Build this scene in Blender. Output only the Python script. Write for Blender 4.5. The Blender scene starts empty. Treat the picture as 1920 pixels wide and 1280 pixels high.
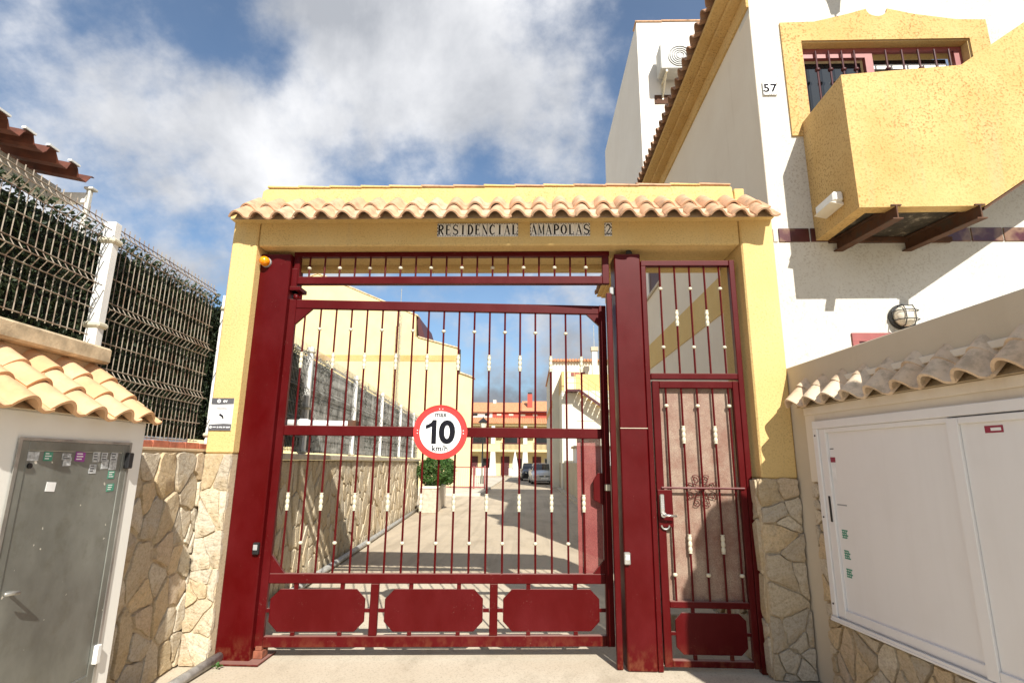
import bpy, bmesh, math, random
from mathutils import Matrix, Vector, Euler

scene = bpy.context.scene
COL = scene.collection
R = math.radians

# ---------------------------------------------------------------- camera
YAW, PITCH, ROLL = R(2.0), math.atan(226 / 1014.0), R(0.57)
Fw = Vector((-math.sin(YAW) * math.cos(PITCH), math.cos(YAW) * math.cos(PITCH), math.sin(PITCH)))
R0 = Vector((math.cos(YAW), math.sin(YAW), 0))
U0 = R0.cross(Fw)
Rt = R0 * math.cos(ROLL) + U0 * math.sin(ROLL)
Up = Rt.cross(Fw)
cam_data = bpy.data.cameras.new('camera')
cam = bpy.data.objects.new('camera', cam_data)
COL.objects.link(cam)
cam_data.sensor_fit = 'HORIZONTAL'
cam_data.sensor_width = 36.0
cam_data.lens = 36.0 * 1014.0 / 1920.0
cam_data.clip_start = 0.05
cam_data.clip_end = 3000
cam.matrix_world = Matrix(((Rt.x, Up.x, -Fw.x, 0.0), (Rt.y, Up.y, -Fw.y, -4.45), (Rt.z, Up.z, -Fw.z, 1.5), (0, 0, 0, 1)))
scene.camera = cam

# ---------------------------------------------------------------- sun, sky, exposure
SUN_TRAVEL = Vector((-0.345, 1.0, -0.82)).normalized()
SUN_EL = math.asin(-SUN_TRAVEL.z)
SUN_AZ = math.atan2(-SUN_TRAVEL.x, -SUN_TRAVEL.y)      # clockwise from +Y
sun_d = bpy.data.lights.new('sun', 'SUN')
sun_d.energy = 4.4
sun_d.angle = R(0.5)
sun_d.color = (1.0, 0.955, 0.87)
sun = bpy.data.objects.new('sun', sun_d)
COL.objects.link(sun)
sun.rotation_euler = SUN_TRAVEL.to_track_quat('-Z', 'Y').to_euler()
sun.location = (5, -20, 20)

scene.view_settings.view_transform = 'Standard'
scene.view_settings.look = 'None'
scene.view_settings.exposure = 0.74
scene.view_settings.gamma = 1.0
scene.view_settings.use_curve_mapping = False
scene.cycles.max_bounces = 8
scene.cycles.transparent_max_bounces = 16

world = bpy.data.worlds.new('World')
scene.world = world
world.use_nodes = True
def build_world():
    nt = world.node_tree
    nt.nodes.clear()
    N = lambda t, **k: setp(nt.nodes.new(t), **k)
    L = nt.links.new
    out = N('ShaderNodeOutputWorld')
    bg = N('ShaderNodeBackground')
    bg.inputs['Strength'].default_value = 0.088
    sky = N('ShaderNodeTexSky', sky_type='NISHITA', sun_disc=False, sun_elevation=SUN_EL, sun_rotation=SUN_AZ,
            air_density=1.0, dust_density=0.6, ozone_density=1.0)
    tc = N('ShaderNodeTexCoord')
    sep = N('ShaderNodeSeparateXYZ')
    L(tc.outputs['Generated'], sep.inputs[0])
    # clouds lie on a layer overhead: direction divided by its height
    zz = math_node(nt, 'ADD', math_node(nt, 'MAXIMUM', sep.outputs[2], 0.0), 0.75)
    px = math_node(nt, 'DIVIDE', sep.outputs[0], zz)
    py = math_node(nt, 'DIVIDE', sep.outputs[1], zz)
    cmb = N('ShaderNodeCombineXYZ')
    L(px, cmb.inputs[0]); L(py, cmb.inputs[1])
    def cloud_noise(loc, scale, detail, rough, dist=0.0):
        mp = N('ShaderNodeMapping')
        mp.inputs['Location'].default_value = loc
        L(cmb.outputs[0], mp.inputs[0])
        n = N('ShaderNodeTexNoise', noise_dimensions='3D')
        for k_, v_ in (('Scale', scale), ('Detail', detail), ('Roughness', rough), ('Distortion', dist)): n.inputs[k_].default_value = v_
        L(mp.outputs[0], n.inputs['Vector'])
        return n.outputs['Fac']
    big = cloud_noise(CLOUD_OFFSET, 2.0, 2, 0.5)
    puff = cloud_noise((CLOUD_OFFSET[0] + 7.0, CLOUD_OFFSET[1], 3.0), 6.0, 10, 0.58, 0.0)
    cover = math_node(nt, 'ADD', math_node(nt, 'MULTIPLY', big, 0.60), math_node(nt, 'MULTIPLY', puff, 0.40))
    # more of the layer is seen edge-on towards the horizon, so it closes up there
    edge = N('ShaderNodeMapRange')
    edge.inputs[1].default_value = 0.0; edge.inputs[2].default_value = 0.36; edge.inputs[3].default_value = 0.15; edge.inputs[4].default_value = 0.0
    L(sep.outputs[2], edge.inputs[0])
    cover = math_node(nt, 'ADD', cover, edge.outputs[0])
    ramp = N('ShaderNodeValToRGB')
    ramp.color_ramp.interpolation = 'EASE'
    ramp.color_ramp.elements[0].position = 0.452
    ramp.color_ramp.elements[0].color = (0.06, 0.06, 0.06, 1)
    ramp.color_ramp.elements[1].position = 0.572
    ramp.color_ramp.elements[1].color = (0.95, 0.95, 0.95, 1)
    L(cover, ramp.inputs[0])
    body = cloud_noise((CLOUD_OFFSET[0] + 2.3, CLOUD_OFFSET[1] + 1.7, 5.0), 3.0, 7, 0.58, 0.2)
    shade = N('ShaderNodeValToRGB')
    shade.color_ramp.elements[0].position = 0.36
    shade.color_ramp.elements[0].color = (3.5, 3.65, 3.95, 1)
    shade.color_ramp.elements[1].position = 0.60
    shade.color_ramp.elements[1].color = (7.4, 7.4, 7.5, 1)
    L(body, shade.inputs[0])
    # cloud bases seen edge-on near the horizon are greyer than those overhead
    low = N('ShaderNodeValToRGB')
    for el_, (p_, c_) in zip((low.color_ramp.elements[0], low.color_ramp.elements[1]), ((0.06, 0.34), (0.36, 1.0))):
        el_.position = p_; el_.color = (c_, c_, min(1.0, c_ * 1.06), 1)
    L(sep.outputs[2], low.inputs[0])
    lowmix = N('ShaderNodeMix', data_type='RGBA', blend_type='MULTIPLY')
    lowmix.inputs[0].default_value = 1.0
    L(shade.outputs[0], lowmix.inputs[6]); L(low.outputs[0], lowmix.inputs[7])
    # a deeper blue between the clouds
    blue = N('ShaderNodeMix', data_type='RGBA', blend_type='MULTIPLY')
    blue.inputs[0].default_value = 1.0
    L(sky.outputs[0], blue.inputs[6])
    blue.inputs[7].default_value = (0.78, 0.92, 1.0, 1)
    mix = N('ShaderNodeMix', data_type='RGBA')
    L(ramp.outputs[0], mix.inputs[0])
    L(blue.outputs[2], mix.inputs[6])
    L(lowmix.outputs[2], mix.inputs[7])
    L(mix.outputs[2], bg.inputs['Color'])
    L(bg.outputs[0], out.inputs[0])
CLOUD_OFFSET = (-12.41, 18.70, -1.447)

def setp(o, **k):
    for a, b in k.items():
        setattr(o, a, b)
    return o
def math_node(nt, op, a, b=None, c=None):
    n = nt.nodes.new('ShaderNodeMath')
    n.operation = op
    for i, v in enumerate((a, b, c)):
        if v is None: continue
        if isinstance(v, (int, float)): n.inputs[i].default_value = v
        else: nt.links.new(v, n.inputs[i])
    return n.outputs[0]
build_world()

# ---------------------------------------------------------------- materials
class MatB:
    """small helper round a node material"""
    def __init__(s, name):
        s.m = bpy.data.materials.new(name); s.m.use_nodes = True
        s.nt = s.m.node_tree; s.b = s.nt.nodes['Principled BSDF']; s.out = s.nt.nodes['Material Output']
        s.tc = s.nt.nodes.new('ShaderNodeTexCoord')
    def n(s, t, **k): return setp(s.nt.nodes.new(t), **k)
    def l(s, a, b): s.nt.links.new(a, b)
    def noise(s, scale, detail=4, rough=0.5, coord='Object', stretch=None, dist=0.0):
        x = s.n('ShaderNodeTexNoise')
        x.inputs['Scale'].default_value = scale; x.inputs['Detail'].default_value = detail
        x.inputs['Roughness'].default_value = rough; x.inputs['Distortion'].default_value = dist
        src = s.geo() if coord == 'World' else s.tc.outputs[coord]
        if stretch:
            mp = s.n('ShaderNodeMapping'); mp.inputs['Scale'].default_value = stretch
            s.l(src, mp.inputs[0]); src = mp.outputs[0]
        s.l(src, x.inputs['Vector'])
        return x.outputs['Fac']
    def geo(s):
        return s.n('ShaderNodeNewGeometry').outputs['Position']
    def ramp(s, fac, *stops):
        r = s.n('ShaderNodeValToRGB')
        e = r.color_ramp.elements
        while len(e) < len(stops): e.new(0.5)
        for el, (p, c) in zip(e, stops):
            el.position = p
            el.color = (c, c, c, 1) if isinstance(c, (int, float)) else (c[0], c[1], c[2], 1)
        s.l(fac, r.inputs[0])
        return r.outputs[0]
    def mix(s, fac, a, b, mode='MIX'):
        x = s.n('ShaderNodeMix', data_type='RGBA', blend_type=mode)
        for v, i in ((fac, 0), (a, 6), (b, 7)):
            if isinstance(v, (int, float)): x.inputs[i].default_value = v
            elif isinstance(v, tuple): x.inputs[i].default_value = (v[0], v[1], v[2], 1)
            else: s.l(v, x.inputs[i])
        return x.outputs[2]
    def bump(s, h, strength=0.3, dist=0.01):
        x = s.n('ShaderNodeBump'); x.inputs['Strength'].default_value = strength; x.inputs['Distance'].default_value = dist
        s.l(h, x.inputs['Height']); s.l(x.outputs[0], s.b.inputs['Normal'])
    def rnd(s): return s.n('ShaderNodeObjectInfo').outputs['Random']
    def color(s, c):
        if isinstance(c, tuple): s.b.inputs['Base Color'].default_value = (c[0], c[1], c[2], 1)
        else: s.l(c, s.b.inputs['Base Color'])
    def rough(s, v):
        if isinstance(v, (int, float)): s.b.inputs['Roughness'].default_value = v
        else: s.l(v, s.b.inputs['Roughness'])
    def spec(s, v): s.b.inputs['Specular IOR Level'].default_value = v

M = {}
def stucco(name, col, col2, grain=90, speck=0.0, stain=0.25, bump=0.35, stain_col=(0.45, 0.36, 0.24)):
    m = MatB(name)
    big = m.noise(1.3, 5, 0.6, 'World')
    c = m.mix(m.ramp(big, (0.35, 0.0), (0.7, 1.0)), col, col2)
    st = m.ramp(m.noise(1.1, 6, 0.65, 'World', (5.0, 5.0, 0.55)), (0.56, 0.0), (0.78, stain))
    c = m.mix(st, c, stain_col)
    g = m.noise(grain, 3, 0.6, 'World')
    if speck > 0:
        blot = m.ramp(m.noise(2.2, 3, 0.5, 'World'), (0.35, 0.35), (0.65, 1.0))
        sp = m.ramp(g, (0.52, 0.0), (0.63, speck))
        c = m.mix(m.mix(1.0, sp, blot, 'MULTIPLY'), c, (col[0] * 0.42, col[1] * 0.33, col[2] * 0.25))
    m.color(c); m.rough(0.92); m.spec(0.15)
    m.bump(g, bump, 0.006)
    M[name] = m.m
stucco('yellow_render', (0.69, 0.505, 0.225), (0.64, 0.45, 0.18), 70, 0.40, 0.32, 0.6)
stucco('ochre_render', (0.63, 0.435, 0.190), (0.54, 0.345, 0.130), 46, 0.75, 0.40, 0.9)
stucco('pale_yellow_render', (0.74, 0.62, 0.34), (0.71, 0.58, 0.30), 40, 0.0, 0.22, 0.2)
stucco('white_render', (0.66, 0.645, 0.59), (0.58, 0.56, 0.50), 55, 0.40, 0.14, 0.30)
stucco('kiosk_white', (0.83, 0.81, 0.75), (0.79, 0.765, 0.70), 55, 0.0, 0.08, 0.05)
stucco('house_white', (0.78, 0.755, 0.70), (0.74, 0.71, 0.65), 50, 0.0, 0.10, 0.2)
stucco('cream_render', (0.76, 0.69, 0.57), (0.72, 0.64, 0.52), 45, 0.0, 0.20, 0.25)
stucco('beige_render', (0.60, 0.52, 0.40), (0.55, 0.47, 0.35), 45, 0.0, 0.15, 0.25)
stucco('dirty_render', (0.55, 0.48, 0.36), (0.42, 0.37, 0.27), 30, 0.3, 0.6, 0.4)
stucco('mortar', (0.58, 0.48, 0.33), (0.50, 0.40, 0.26), 60, 0.35, 0.25, 0.8)
stucco('old_plaster', (0.60, 0.46, 0.30), (0.50, 0.36, 0.22), 45, 0.25, 0.45, 0.5)

def plain(name, col, rough=0.5, metal=0.0, var=0.06, scale=12, spec=0.5, bump=0.0):
    m = MatB(name)
    n = m.noise(scale, 4, 0.55, 'World')
    m.color(m.mix(m.ramp(n, (0.3, 0.0), (0.7, 1.0)), tuple(x * (1 - var * 2) for x in col), tuple(min(1, x * (1 + var)) for x in col)))
    m.rough(rough); m.spec(spec); m.b.inputs['Metallic'].default_value = metal
    if bump: m.bump(m.noise(scale * 8, 3), bump, 0.003)
    M[name] = m.m
    return m
# painted steel: dark red, scuffed, a little chalky in places
m = MatB('red_paint')
chalk = m.ramp(m.noise(2.6, 7, 0.66, 'World', (1.4, 1.4, 0.8)), (0.42, 0.0), (0.70, 0.5))
c = m.mix(chalk, (0.070, 0.0006, 0.0011), (0.105, 0.008, 0.010))
fine = m.ramp(m.noise(110, 3, 0.6, 'World'), (0.66, 0.0), (0.71, 0.6))
spot = m.ramp(m.noise(7, 4, 0.6, 'World'), (0.55, 0.0), (0.66, 1.0))
c = m.mix(m.mix(1.0, fine, spot, 'MULTIPLY'), c, (0.5, 0.30, 0.24))
# rust creeping up from the feet
foot = m.n('ShaderNodeSeparateXYZ'); m.l(m.geo(), foot.inputs[0])
rz_ = m.ramp(foot.outputs[2], (0.0, 0.6), (0.20, 0.0))
rn = m.ramp(m.noise(16, 6, 0.7, 'World', (1, 1, 0.6)), (0.46, 0.0), (0.60, 1.0))
c = m.mix(m.mix(1.0, rz_, rn, 'MULTIPLY'), c, (0.17, 0.060, 0.028))
# dust on upward faces, its pink also painting in the sun they reflect
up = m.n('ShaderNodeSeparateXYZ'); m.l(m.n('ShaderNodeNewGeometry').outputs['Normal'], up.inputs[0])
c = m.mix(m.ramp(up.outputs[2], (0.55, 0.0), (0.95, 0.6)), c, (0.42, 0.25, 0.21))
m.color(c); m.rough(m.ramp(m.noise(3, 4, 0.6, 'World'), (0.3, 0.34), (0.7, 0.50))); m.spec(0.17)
m.bump(m.noise(160, 2, 0.5, 'World'), 0.05, 0.002)
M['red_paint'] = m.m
plain('cream_paint', (0.62, 0.57, 0.43), 0.4)
plain('white_paint', (0.82, 0.81, 0.77), 0.35, var=0.05, scale=6)
m = MatB('white_aluminium')
streak = m.ramp(m.noise(2.0, 6, 0.6, 'World', (6, 6, 0.5)), (0.50, 0.0), (0.8, 0.12))
smear = m.ramp(m.noise(3.2, 4, 0.55, 'World'), (0.5, 0.0), (0.75, 0.12))
m.color(m.mix(smear, m.mix(streak, (0.80, 0.79, 0.77), (0.55, 0.52, 0.47)), (0.6, 0.56, 0.5))); m.rough(0.38)
M['white_aluminium'] = m.m
plain('black_plastic', (0.015, 0.015, 0.016), 0.45)
plain('grey_plastic', (0.35, 0.36, 0.36), 0.5)
plain('grey_pipe', (0.40, 0.39, 0.36), 0.5, var=0.2, scale=20)
plain('dark_hole', (0.01, 0.009, 0.008), 0.9)
plain('print_black', (0.006, 0.006, 0.010), 0.7, spec=0.15)
plain('print_grey', (0.10, 0.10, 0.11), 0.5)
plain('print_red', (0.62, 0.035, 0.03), 0.4)
plain('print_white', (0.85, 0.85, 0.83), 0.4)
plain('print_green', (0.07, 0.30, 0.20), 0.5)
plain('print_purple', (0.30, 0.05, 0.30), 0.5)
plain('print_burgundy', (0.30, 0.03, 0.06), 0.5)
plain('print_silver', (0.58, 0.60, 0.60), 0.45, var=0.25, scale=60)
plain('galvanised', (0.48, 0.47, 0.43), 0.35, 0.6, 0.2, 8)
plain('chrome', (0.75, 0.74, 0.70), 0.22, 0.9)
plain('shutter_red', (0.29, 0.075, 0.068), 0.5)
plain('roof_red', (0.42, 0.07, 0.045), 0.7)
plain('dark_red_slat', (0.07, 0.012, 0.014), 0.5)
plain('brick_red', (0.50, 0.16, 0.09), 0.85, var=0.2, scale=14)
plain('car_silver', (0.62, 0.64, 0.66), 0.25, 0.5)
plain('car_black', (0.02, 0.02, 0.022), 0.2)
plain('tyre', (0.015, 0.015, 0.015), 0.8)
plain('roof_orange', (0.62, 0.27, 0.13), 0.85, var=0.12, scale=4)
plain('parasol_cloth', (0.80, 0.79, 0.75), 0.9)
plain('curtain', (0.72, 0.70, 0.65), 0.9)
m = MatB('glass_dark'); m.color((0.02, 0.022, 0.024)); m.rough(0.06); m.spec(0.7); M['glass_dark'] = m.m
m = MatB('amber_glass'); m.color((0.85, 0.30, 0.008)); m.rough(0.18); m.b.inputs['Subsurface Weight'].default_value = 0.3; M['amber_glass'] = m.m
m = MatB('milk_glass'); m.color((0.72, 0.66, 0.55)); m.rough(0.2); M['milk_glass'] = m.m

# metal door of the meter kiosk: dirty grey-green sheet
m = MatB('door_metal')
a = m.noise(2.0, 7, 0.62, 'World', (1, 1, 0.6))
c = m.mix(m.ramp(a, (0.3, 0.0), (0.7, 1.0)), (0.12, 0.122, 0.105), (0.29, 0.295, 0.262))
dirt = m.ramp(m.noise(9, 6, 0.7, 'World'), (0.52, 0.0), (0.72, 0.55))
c = m.mix(dirt, c, (0.13, 0.125, 0.09))
chips = m.ramp(m.noise(24, 2, 0.5, 'World'), (0.735, 0.0), (0.75, 0.9))
c = m.mix(chips, c, (0.75, 0.72, 0.62))
m.color(c); m.rough(m.ramp(a, (0.3, 0.30), (0.7, 0.5))); m.spec(0.5); m.b.inputs['Metallic'].default_value = 0.25
m.bump(m.noise(3.0, 3, 0.5, 'World'), 0.25, 0.01)
M['door_metal'] = m.m

# terracotta tiles: each tile its own tone
def terracotta(name, c1, c2, c3, lichen=0.25):
    m = MatB(name)
    r = m.ramp(m.rnd(), (0.0, c1), (0.5, c2), (1.0, c3))
    n = m.noise(6, 5, 0.6, 'World')
    c = m.mix(m.ramp(n, (0.35, 0.0), (0.7, 0.55)), r, tuple(x * 1.22 for x in c1))
    li = m.ramp(m.noise(13, 6, 0.7, 'World'), (0.47, 0.0), (0.62, lichen))
    c = m.mix(li, c, (0.24, 0.185, 0.125))
    m.color(c); m.rough(0.88); m.spec(0.2); m.bump(m.noise(70, 4, 0.6, 'World'), 0.3, 0.004)
    M[name] = m.m
terracotta('arch_tile', (0.58, 0.365, 0.225), (0.52, 0.30, 0.175), (0.62, 0.43, 0.29), 0.6)
terracotta('kiosk_tile', (0.68, 0.43, 0.25), (0.63, 0.37, 0.19), (0.70, 0.48, 0.30), 0.22)
terracotta('old_tile', (0.66, 0.52, 0.37), (0.60, 0.44, 0.29), (0.72, 0.60, 0.45), 0.45)
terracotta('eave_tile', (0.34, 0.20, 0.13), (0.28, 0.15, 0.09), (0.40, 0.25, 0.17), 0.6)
# natural stone: beige slabs with strata
def stone_mat(name, cols, dark=0.5):
    m = MatB(name)
    r = m.ramp(m.rnd(), *[(i / (len(cols) - 1), c) for i, c in enumerate(cols)])
    w = m.noise(5.0, 7, 0.65, 'Object', (1.0, 3.2, 1.0), 0.6)
    c = m.mix(m.ramp(w, (0.40, 0.0), (0.62, 0.40)), r, (0.66, 0.57, 0.42))
    c = m.mix(m.ramp(m.noise(3.0, 4, 0.6, 'Object'), (0.50, 0.0), (0.70, 0.5)), c, (0.52, 0.36, 0.16))
    vein = m.ramp(m.noise(11, 6, 0.7, 'Object', (0.8, 2.4, 1), 1.2), (0.55, 0.0), (0.72, dark))
    c = m.mix(vein, c, (0.26, 0.17, 0.085))
    c = m.mix(m.ramp(m.noise(55, 5, 0.75, 'Object'), (0.44, 0.0), (0.66, 0.55)), c, (0.30, 0.22, 0.13))
    m.color(c); m.rough(0.9); m.spec(0.2)
    h = m.mix(0.45, w, m.noise(32, 6, 0.7, 'Object'))
    m.bump(h, 1.0, 0.035)
    M[name] = m.m
stone_mat('stone', [(0.62, 0.53, 0.39), (0.66, 0.60, 0.49), (0.50, 0.38, 0.22), (0.74, 0.66, 0.51), (0.46, 0.41, 0.33), (0.68, 0.51, 0.29), (0.56, 0.45, 0.34)], 0.62)
stone_mat('drive_stone', [(0.58, 0.49, 0.35), (0.64, 0.56, 0.43), (0.52, 0.41, 0.26), (0.66, 0.58, 0.43)], 0.6)

# ground
m = MatB('concrete')
c = m.mix(m.ramp(m.noise(0.8, 6, 0.6, 'World'), (0.35, 0.0), (0.68, 1.0)), (0.53, 0.455, 0.345), (0.62, 0.55, 0.435))
ag = m.noise(75, 4, 0.72, 'World')
c = m.mix(m.ramp(ag, (0.52, 0.0), (0.66, 0.60)), c, (0.30, 0.24, 0.17))
stn = m.ramp(m.noise(2.6, 6, 0.70, 'World', (1.0, 0.45, 1)), (0.52, 0.0), (0.72, 0.5))
c = m.mix(stn, c, (0.30, 0.25, 0.18))
vo = m.n('ShaderNodeTexVoronoi', feature='DISTANCE_TO_EDGE'); vo.inputs['Scale'].default_value = 0.3
wv = m.n('ShaderNodeMix', data_type='VECTOR'); wv.inputs[0].default_value = 0.25
nn = m.n('ShaderNodeTexNoise'); nn.inputs['Scale'].default_value = 2.2; nn.inputs['Detail'].default_value = 5
pos = m.geo(); m.l(pos, nn.inputs['Vector']); m.l(pos, wv.inputs[4]); m.l(nn.outputs['Color'], wv.inputs[5]); m.l(wv.outputs[1], vo.inputs['Vector'])
crack = m.ramp(vo.outputs['Distance'], (0.0, 0.22), (0.004, 0.0))
c = m.mix(crack, c, (0.20, 0.16, 0.11))
m.color(c); m.rough(0.9); m.spec(0.2); m.bump(ag, 0.35, 0.006)
M['concrete'] = m.m
m = MatB('asphalt')
c = m.mix(m.ramp(m.noise(0.35, 6, 0.6, 'World'), (0.35, 0.0), (0.68, 1.0)), (0.47, 0.39, 0.285), (0.57, 0.48, 0.36))
ag = m.noise(60, 3, 0.7, 'World')
c = m.mix(m.ramp(ag, (0.5, 0.0), (0.66, 0.3)), c, (0.32, 0.26, 0.19))
stn = m.ramp(m.noise(1.1, 6, 0.68, 'World', (1.6, 0.5, 1)), (0.50, 0.0), (0.70, 0.55))
c = m.mix(stn, c, (0.27, 0.22, 0.16))
tyre = m.ramp(m.noise(1.0, 5, 0.6, 'World', (3.4, 0.10, 1)), (0.50, 0.0), (0.66, 0.35))
c = m.mix(tyre, c, (0.25, 0.205, 0.155))
oil = m.ramp(m.noise(3.3, 3, 0.5, 'World'), (0.70, 0.0), (0.76, 0.5))
c = m.mix(oil, c, (0.12, 0.10, 0.08))
m.color(c); m.rough(0.9); m.spec(0.2); m.bump(ag, 0.3, 0.006)
M['asphalt'] = m.m
plain('soil', (0.42, 0.36, 0.27), 0.95, var=0.15, scale=0.6)
plain('paving', (0.60, 0.54, 0.44), 0.9, var=0.1, scale=1.2)

# rusty white mesh
m = MatB('mesh_wire')
rust = m.ramp(m.noise(9, 5, 0.65, 'World'), (0.46, 0.0), (0.60, 0.9))
m.color(m.mix(rust, (0.33, 0.275, 0.21), (0.14, 0.08, 0.05))); m.rough(0.5); M['mesh_wire'] = m.m
m = MatB('mesh_wire_dark')
rust = m.ramp(m.noise(4, 5, 0.65, 'World'), (0.42, 0.0), (0.60, 0.9))
m.color(m.mix(rust, (0.34, 0.33, 0.30), (0.09, 0.08, 0.07))); m.rough(0.6); M['mesh_wire_dark'] = m.m
# rusty steel beam
m = MatB('rusty_steel')
c = m.ramp(m.noise(7, 7, 0.7, 'World'), (0.3, (0.035, 0.018, 0.010)), (0.5, (0.10, 0.040, 0.017)), (0.7, (0.060, 0.048, 0.036)))
m.color(c); m.rough(0.85); m.bump(m.noise(60, 4, 0.6, 'World'), 0.4, 0.004); M['rusty_steel'] = m.m
m = MatB('rough_concrete')
c = m.ramp(m.noise(6, 7, 0.7, 'World'), (0.35, (0.03, 0.025, 0.018)), (0.55, (0.075, 0.06, 0.042)), (0.66, (0.30, 0.25, 0.18)))
m.color(c); m.rough(0.95); m.bump(m.noise(14, 6, 0.7, 'World'), 1.0, 0.03); M['rough_concrete'] = m.m
# glazed accent tile on the house
m = MatB('glazed_tile')
c = m.ramp(m.noise(3.5, 3, 0.5, 'World'), (0.3, (0.055, 0.014, 0.014)), (0.5, (0.085, 0.022, 0.026)), (0.60, (0.22, 0.13, 0.08)), (0.70, (0.055, 0.014, 0.014)))
m.color(c); m.rough(0.25); M['glazed_tile'] = m.m
# corrugated red-brown roof sheet
plain('roof_sheet', (0.12, 0.030, 0.012), 0.75, var=0.2, scale=8)
# leaves
def leaf_mat(name, c1, c2, c3, trans=0.25):
    m = MatB(name)
    n = m.noise(14, 3, 0.6, 'World')
    m.color(m.ramp(n, (0.32, c1), (0.5, c2), (0.70, c3)))
    m.rough(0.55); m.spec(0.35)
    t = m.n('ShaderNodeBsdfTranslucent'); t.inputs[0].default_value = (c3[0] * 1.3, c3[1] * 1.4, c3[2], 1)
    mx = m.n('ShaderNodeMixShader'); mx.inputs[0].default_value = trans
    m.l(m.b.outputs[0], mx.inputs[1]); m.l(t.outputs[0], mx.inputs[2]); m.l(mx.outputs[0], m.out.inputs[0])
    M[name] = m.m
leaf_mat('bush_leaf', (0.030, 0.075, 0.018), (0.055, 0.120, 0.025), (0.10, 0.17, 0.04))
leaf_mat('hedge_leaf', (0.010, 0.020, 0.010), (0.024, 0.040, 0.017), (0.065, 0.085, 0.036), 0.15)
leaf_mat('faded_leaf', (0.030, 0.050, 0.034), (0.07, 0.09, 0.065), (0.15, 0.165, 0.13), 0.1)
leaf_mat('weed_leaf', (0.05, 0.12, 0.03), (0.07, 0.17, 0.04), (0.10, 0.22, 0.05))
plain('hedge_dark', (0.012, 0.015, 0.010), 0.95)
m = MatB('shade_cloth')
a = m.noise(3.4, 6, 0.68, 'World', (1.5, 1.5, 0.5))
c = m.ramp(a, (0.34, (0.06, 0.085, 0.06)), (0.43, (0.30, 0.31, 0.27)), (0.52, (0.62, 0.61, 0.56)), (0.66, (0.74, 0.73, 0.68)))
m.color(c); m.rough(0.95); M['shade_cloth'] = m.m
# perforated sheet: holes finer than a pixel, so a share of the light passes
def perforated(name, c1, c2, dark):
    m = MatB(name)
    n = m.noise(5, 6, 0.68, 'World')
    fine = m.noise(150, 2, 0.7, 'World')
    c = m.mix(m.ramp(n, (0.35, 0.0), (0.7, 1.0)), c1, c2)
    c = m.mix(m.ramp(fine, (0.40, 0.0), (0.68, 0.42)), c, dark)
    m.color(c); m.rough(0.6)
    tr = m.n('ShaderNodeBsdfTransparent'); mx = m.n('ShaderNodeMixShader')
    m.l(m.ramp(fine, (0.35, 0.20), (0.65, 0.34)), mx.inputs[0])
    m.l(m.b.outputs[0], mx.inputs[1]); m.l(tr.outputs[0], mx.inputs[2]); m.l(mx.outputs[0], m.out.inputs[0])
    M[name] = m.m
perforated('perforated_sheet', (0.28, 0.145, 0.10), (0.47, 0.37, 0.275), (0.15, 0.06, 0.045))
perforated('guard_mesh', (0.24, 0.045, 0.04), (0.34, 0.10, 0.085), (0.14, 0.02, 0.02))
plain('ceramic_white', (0.86, 0.85, 0.82), 0.25)
plain('rusty_paint', (0.26, 0.085, 0.045), 0.8, var=0.25, scale=25)
plain('cream_wall', (0.74, 0.70, 0.57), 0.9, var=0.04, scale=1)
plain('unit_grey', (0.40, 0.40, 0.375), 0.5)
plain('sill_stone', (0.52, 0.45, 0.35), 0.8, var=0.12)
plain('worn_coping', (0.64, 0.50, 0.32), 0.9, var=0.25, scale=9, bump=0.5)

# ---------------------------------------------------------------- geometry helpers
def join(*gs):
    V, Fc = [], []
    for v, f in gs:
        o = len(V); V += list(v); Fc += [tuple(i + o for i in q) for q in f]
    return V, Fc
def box(x0, x1, y0, y1, z0, z1):
    v = [(x0, y0, z0), (x1, y0, z0), (x1, y1, z0), (x0, y1, z0), (x0, y0, z1), (x1, y0, z1), (x1, y1, z1), (x0, y1, z1)]
    return v, [(3, 2, 1, 0), (4, 5, 6, 7), (0, 1, 5, 4), (1, 2, 6, 5), (2, 3, 7, 6), (3, 0, 4, 7)]
def tf(g, mat):
    return [tuple(mat @ Vector(p)) for p in g[0]], g[1]
def prism_xz(poly, y0, y1):
    """polygon in x,z (counter-clockwise seen from -y) pulled from y0 to y1"""
    n = len(poly)
    v = [(x, y0, z) for x, z in poly] + [(x, y1, z) for x, z in poly]
    f = [tuple(range(n)), tuple(range(2 * n - 1, n - 1, -1))]
    f += [(i, i + n, (i + 1) % n + n, (i + 1) % n) for i in range(n)]
    return v, f
def prism_yz(poly, x0, x1):
    v, f = prism_xz(poly, x0, x1)
    return [(b, a, c) for a, b, c in v], [tuple(reversed(q)) for q in f]
def tube(pts, r, n=8, cap=True, close=False):
    pts = [Vector(p) for p in pts]
    V, Fc = [], []
    m = len(pts)
    prev = None
    for i, p in enumerate(pts):
        if close: d = pts[(i + 1) % m] - pts[i - 1]
        else: d = pts[min(i + 1, m - 1)] - pts[max(i - 1, 0)]
        d.normalize()
        if prev is None:
            a = Vector((0, 0, 1)) if abs(d.z) < 0.9 else Vector((1, 0, 0))
            u = d.cross(a).normalized()
        else:
            u = (prev - d * prev.dot(d)).normalized()
        prev = u
        w = d.cross(u)
        rr = r[i] if isinstance(r, (list, tuple)) else r
        for k in range(n):
            t = 2 * math.pi * k / n
            V.append(tuple(p + u * (rr * math.cos(t)) + w * (rr * math.sin(t))))
    for i in range(m if close else m - 1):
        a, b = i * n, ((i + 1) % m) * n
        for k in range(n):
            k2 = (k + 1) % n
            Fc.append((a + k, a + k2, b + k2, b + k))
    if cap and not close:
        Fc.append(tuple(range(n - 1, -1, -1)))
        Fc.append(tuple(range((m - 1) * n, m * n)))
    return V, Fc
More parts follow.
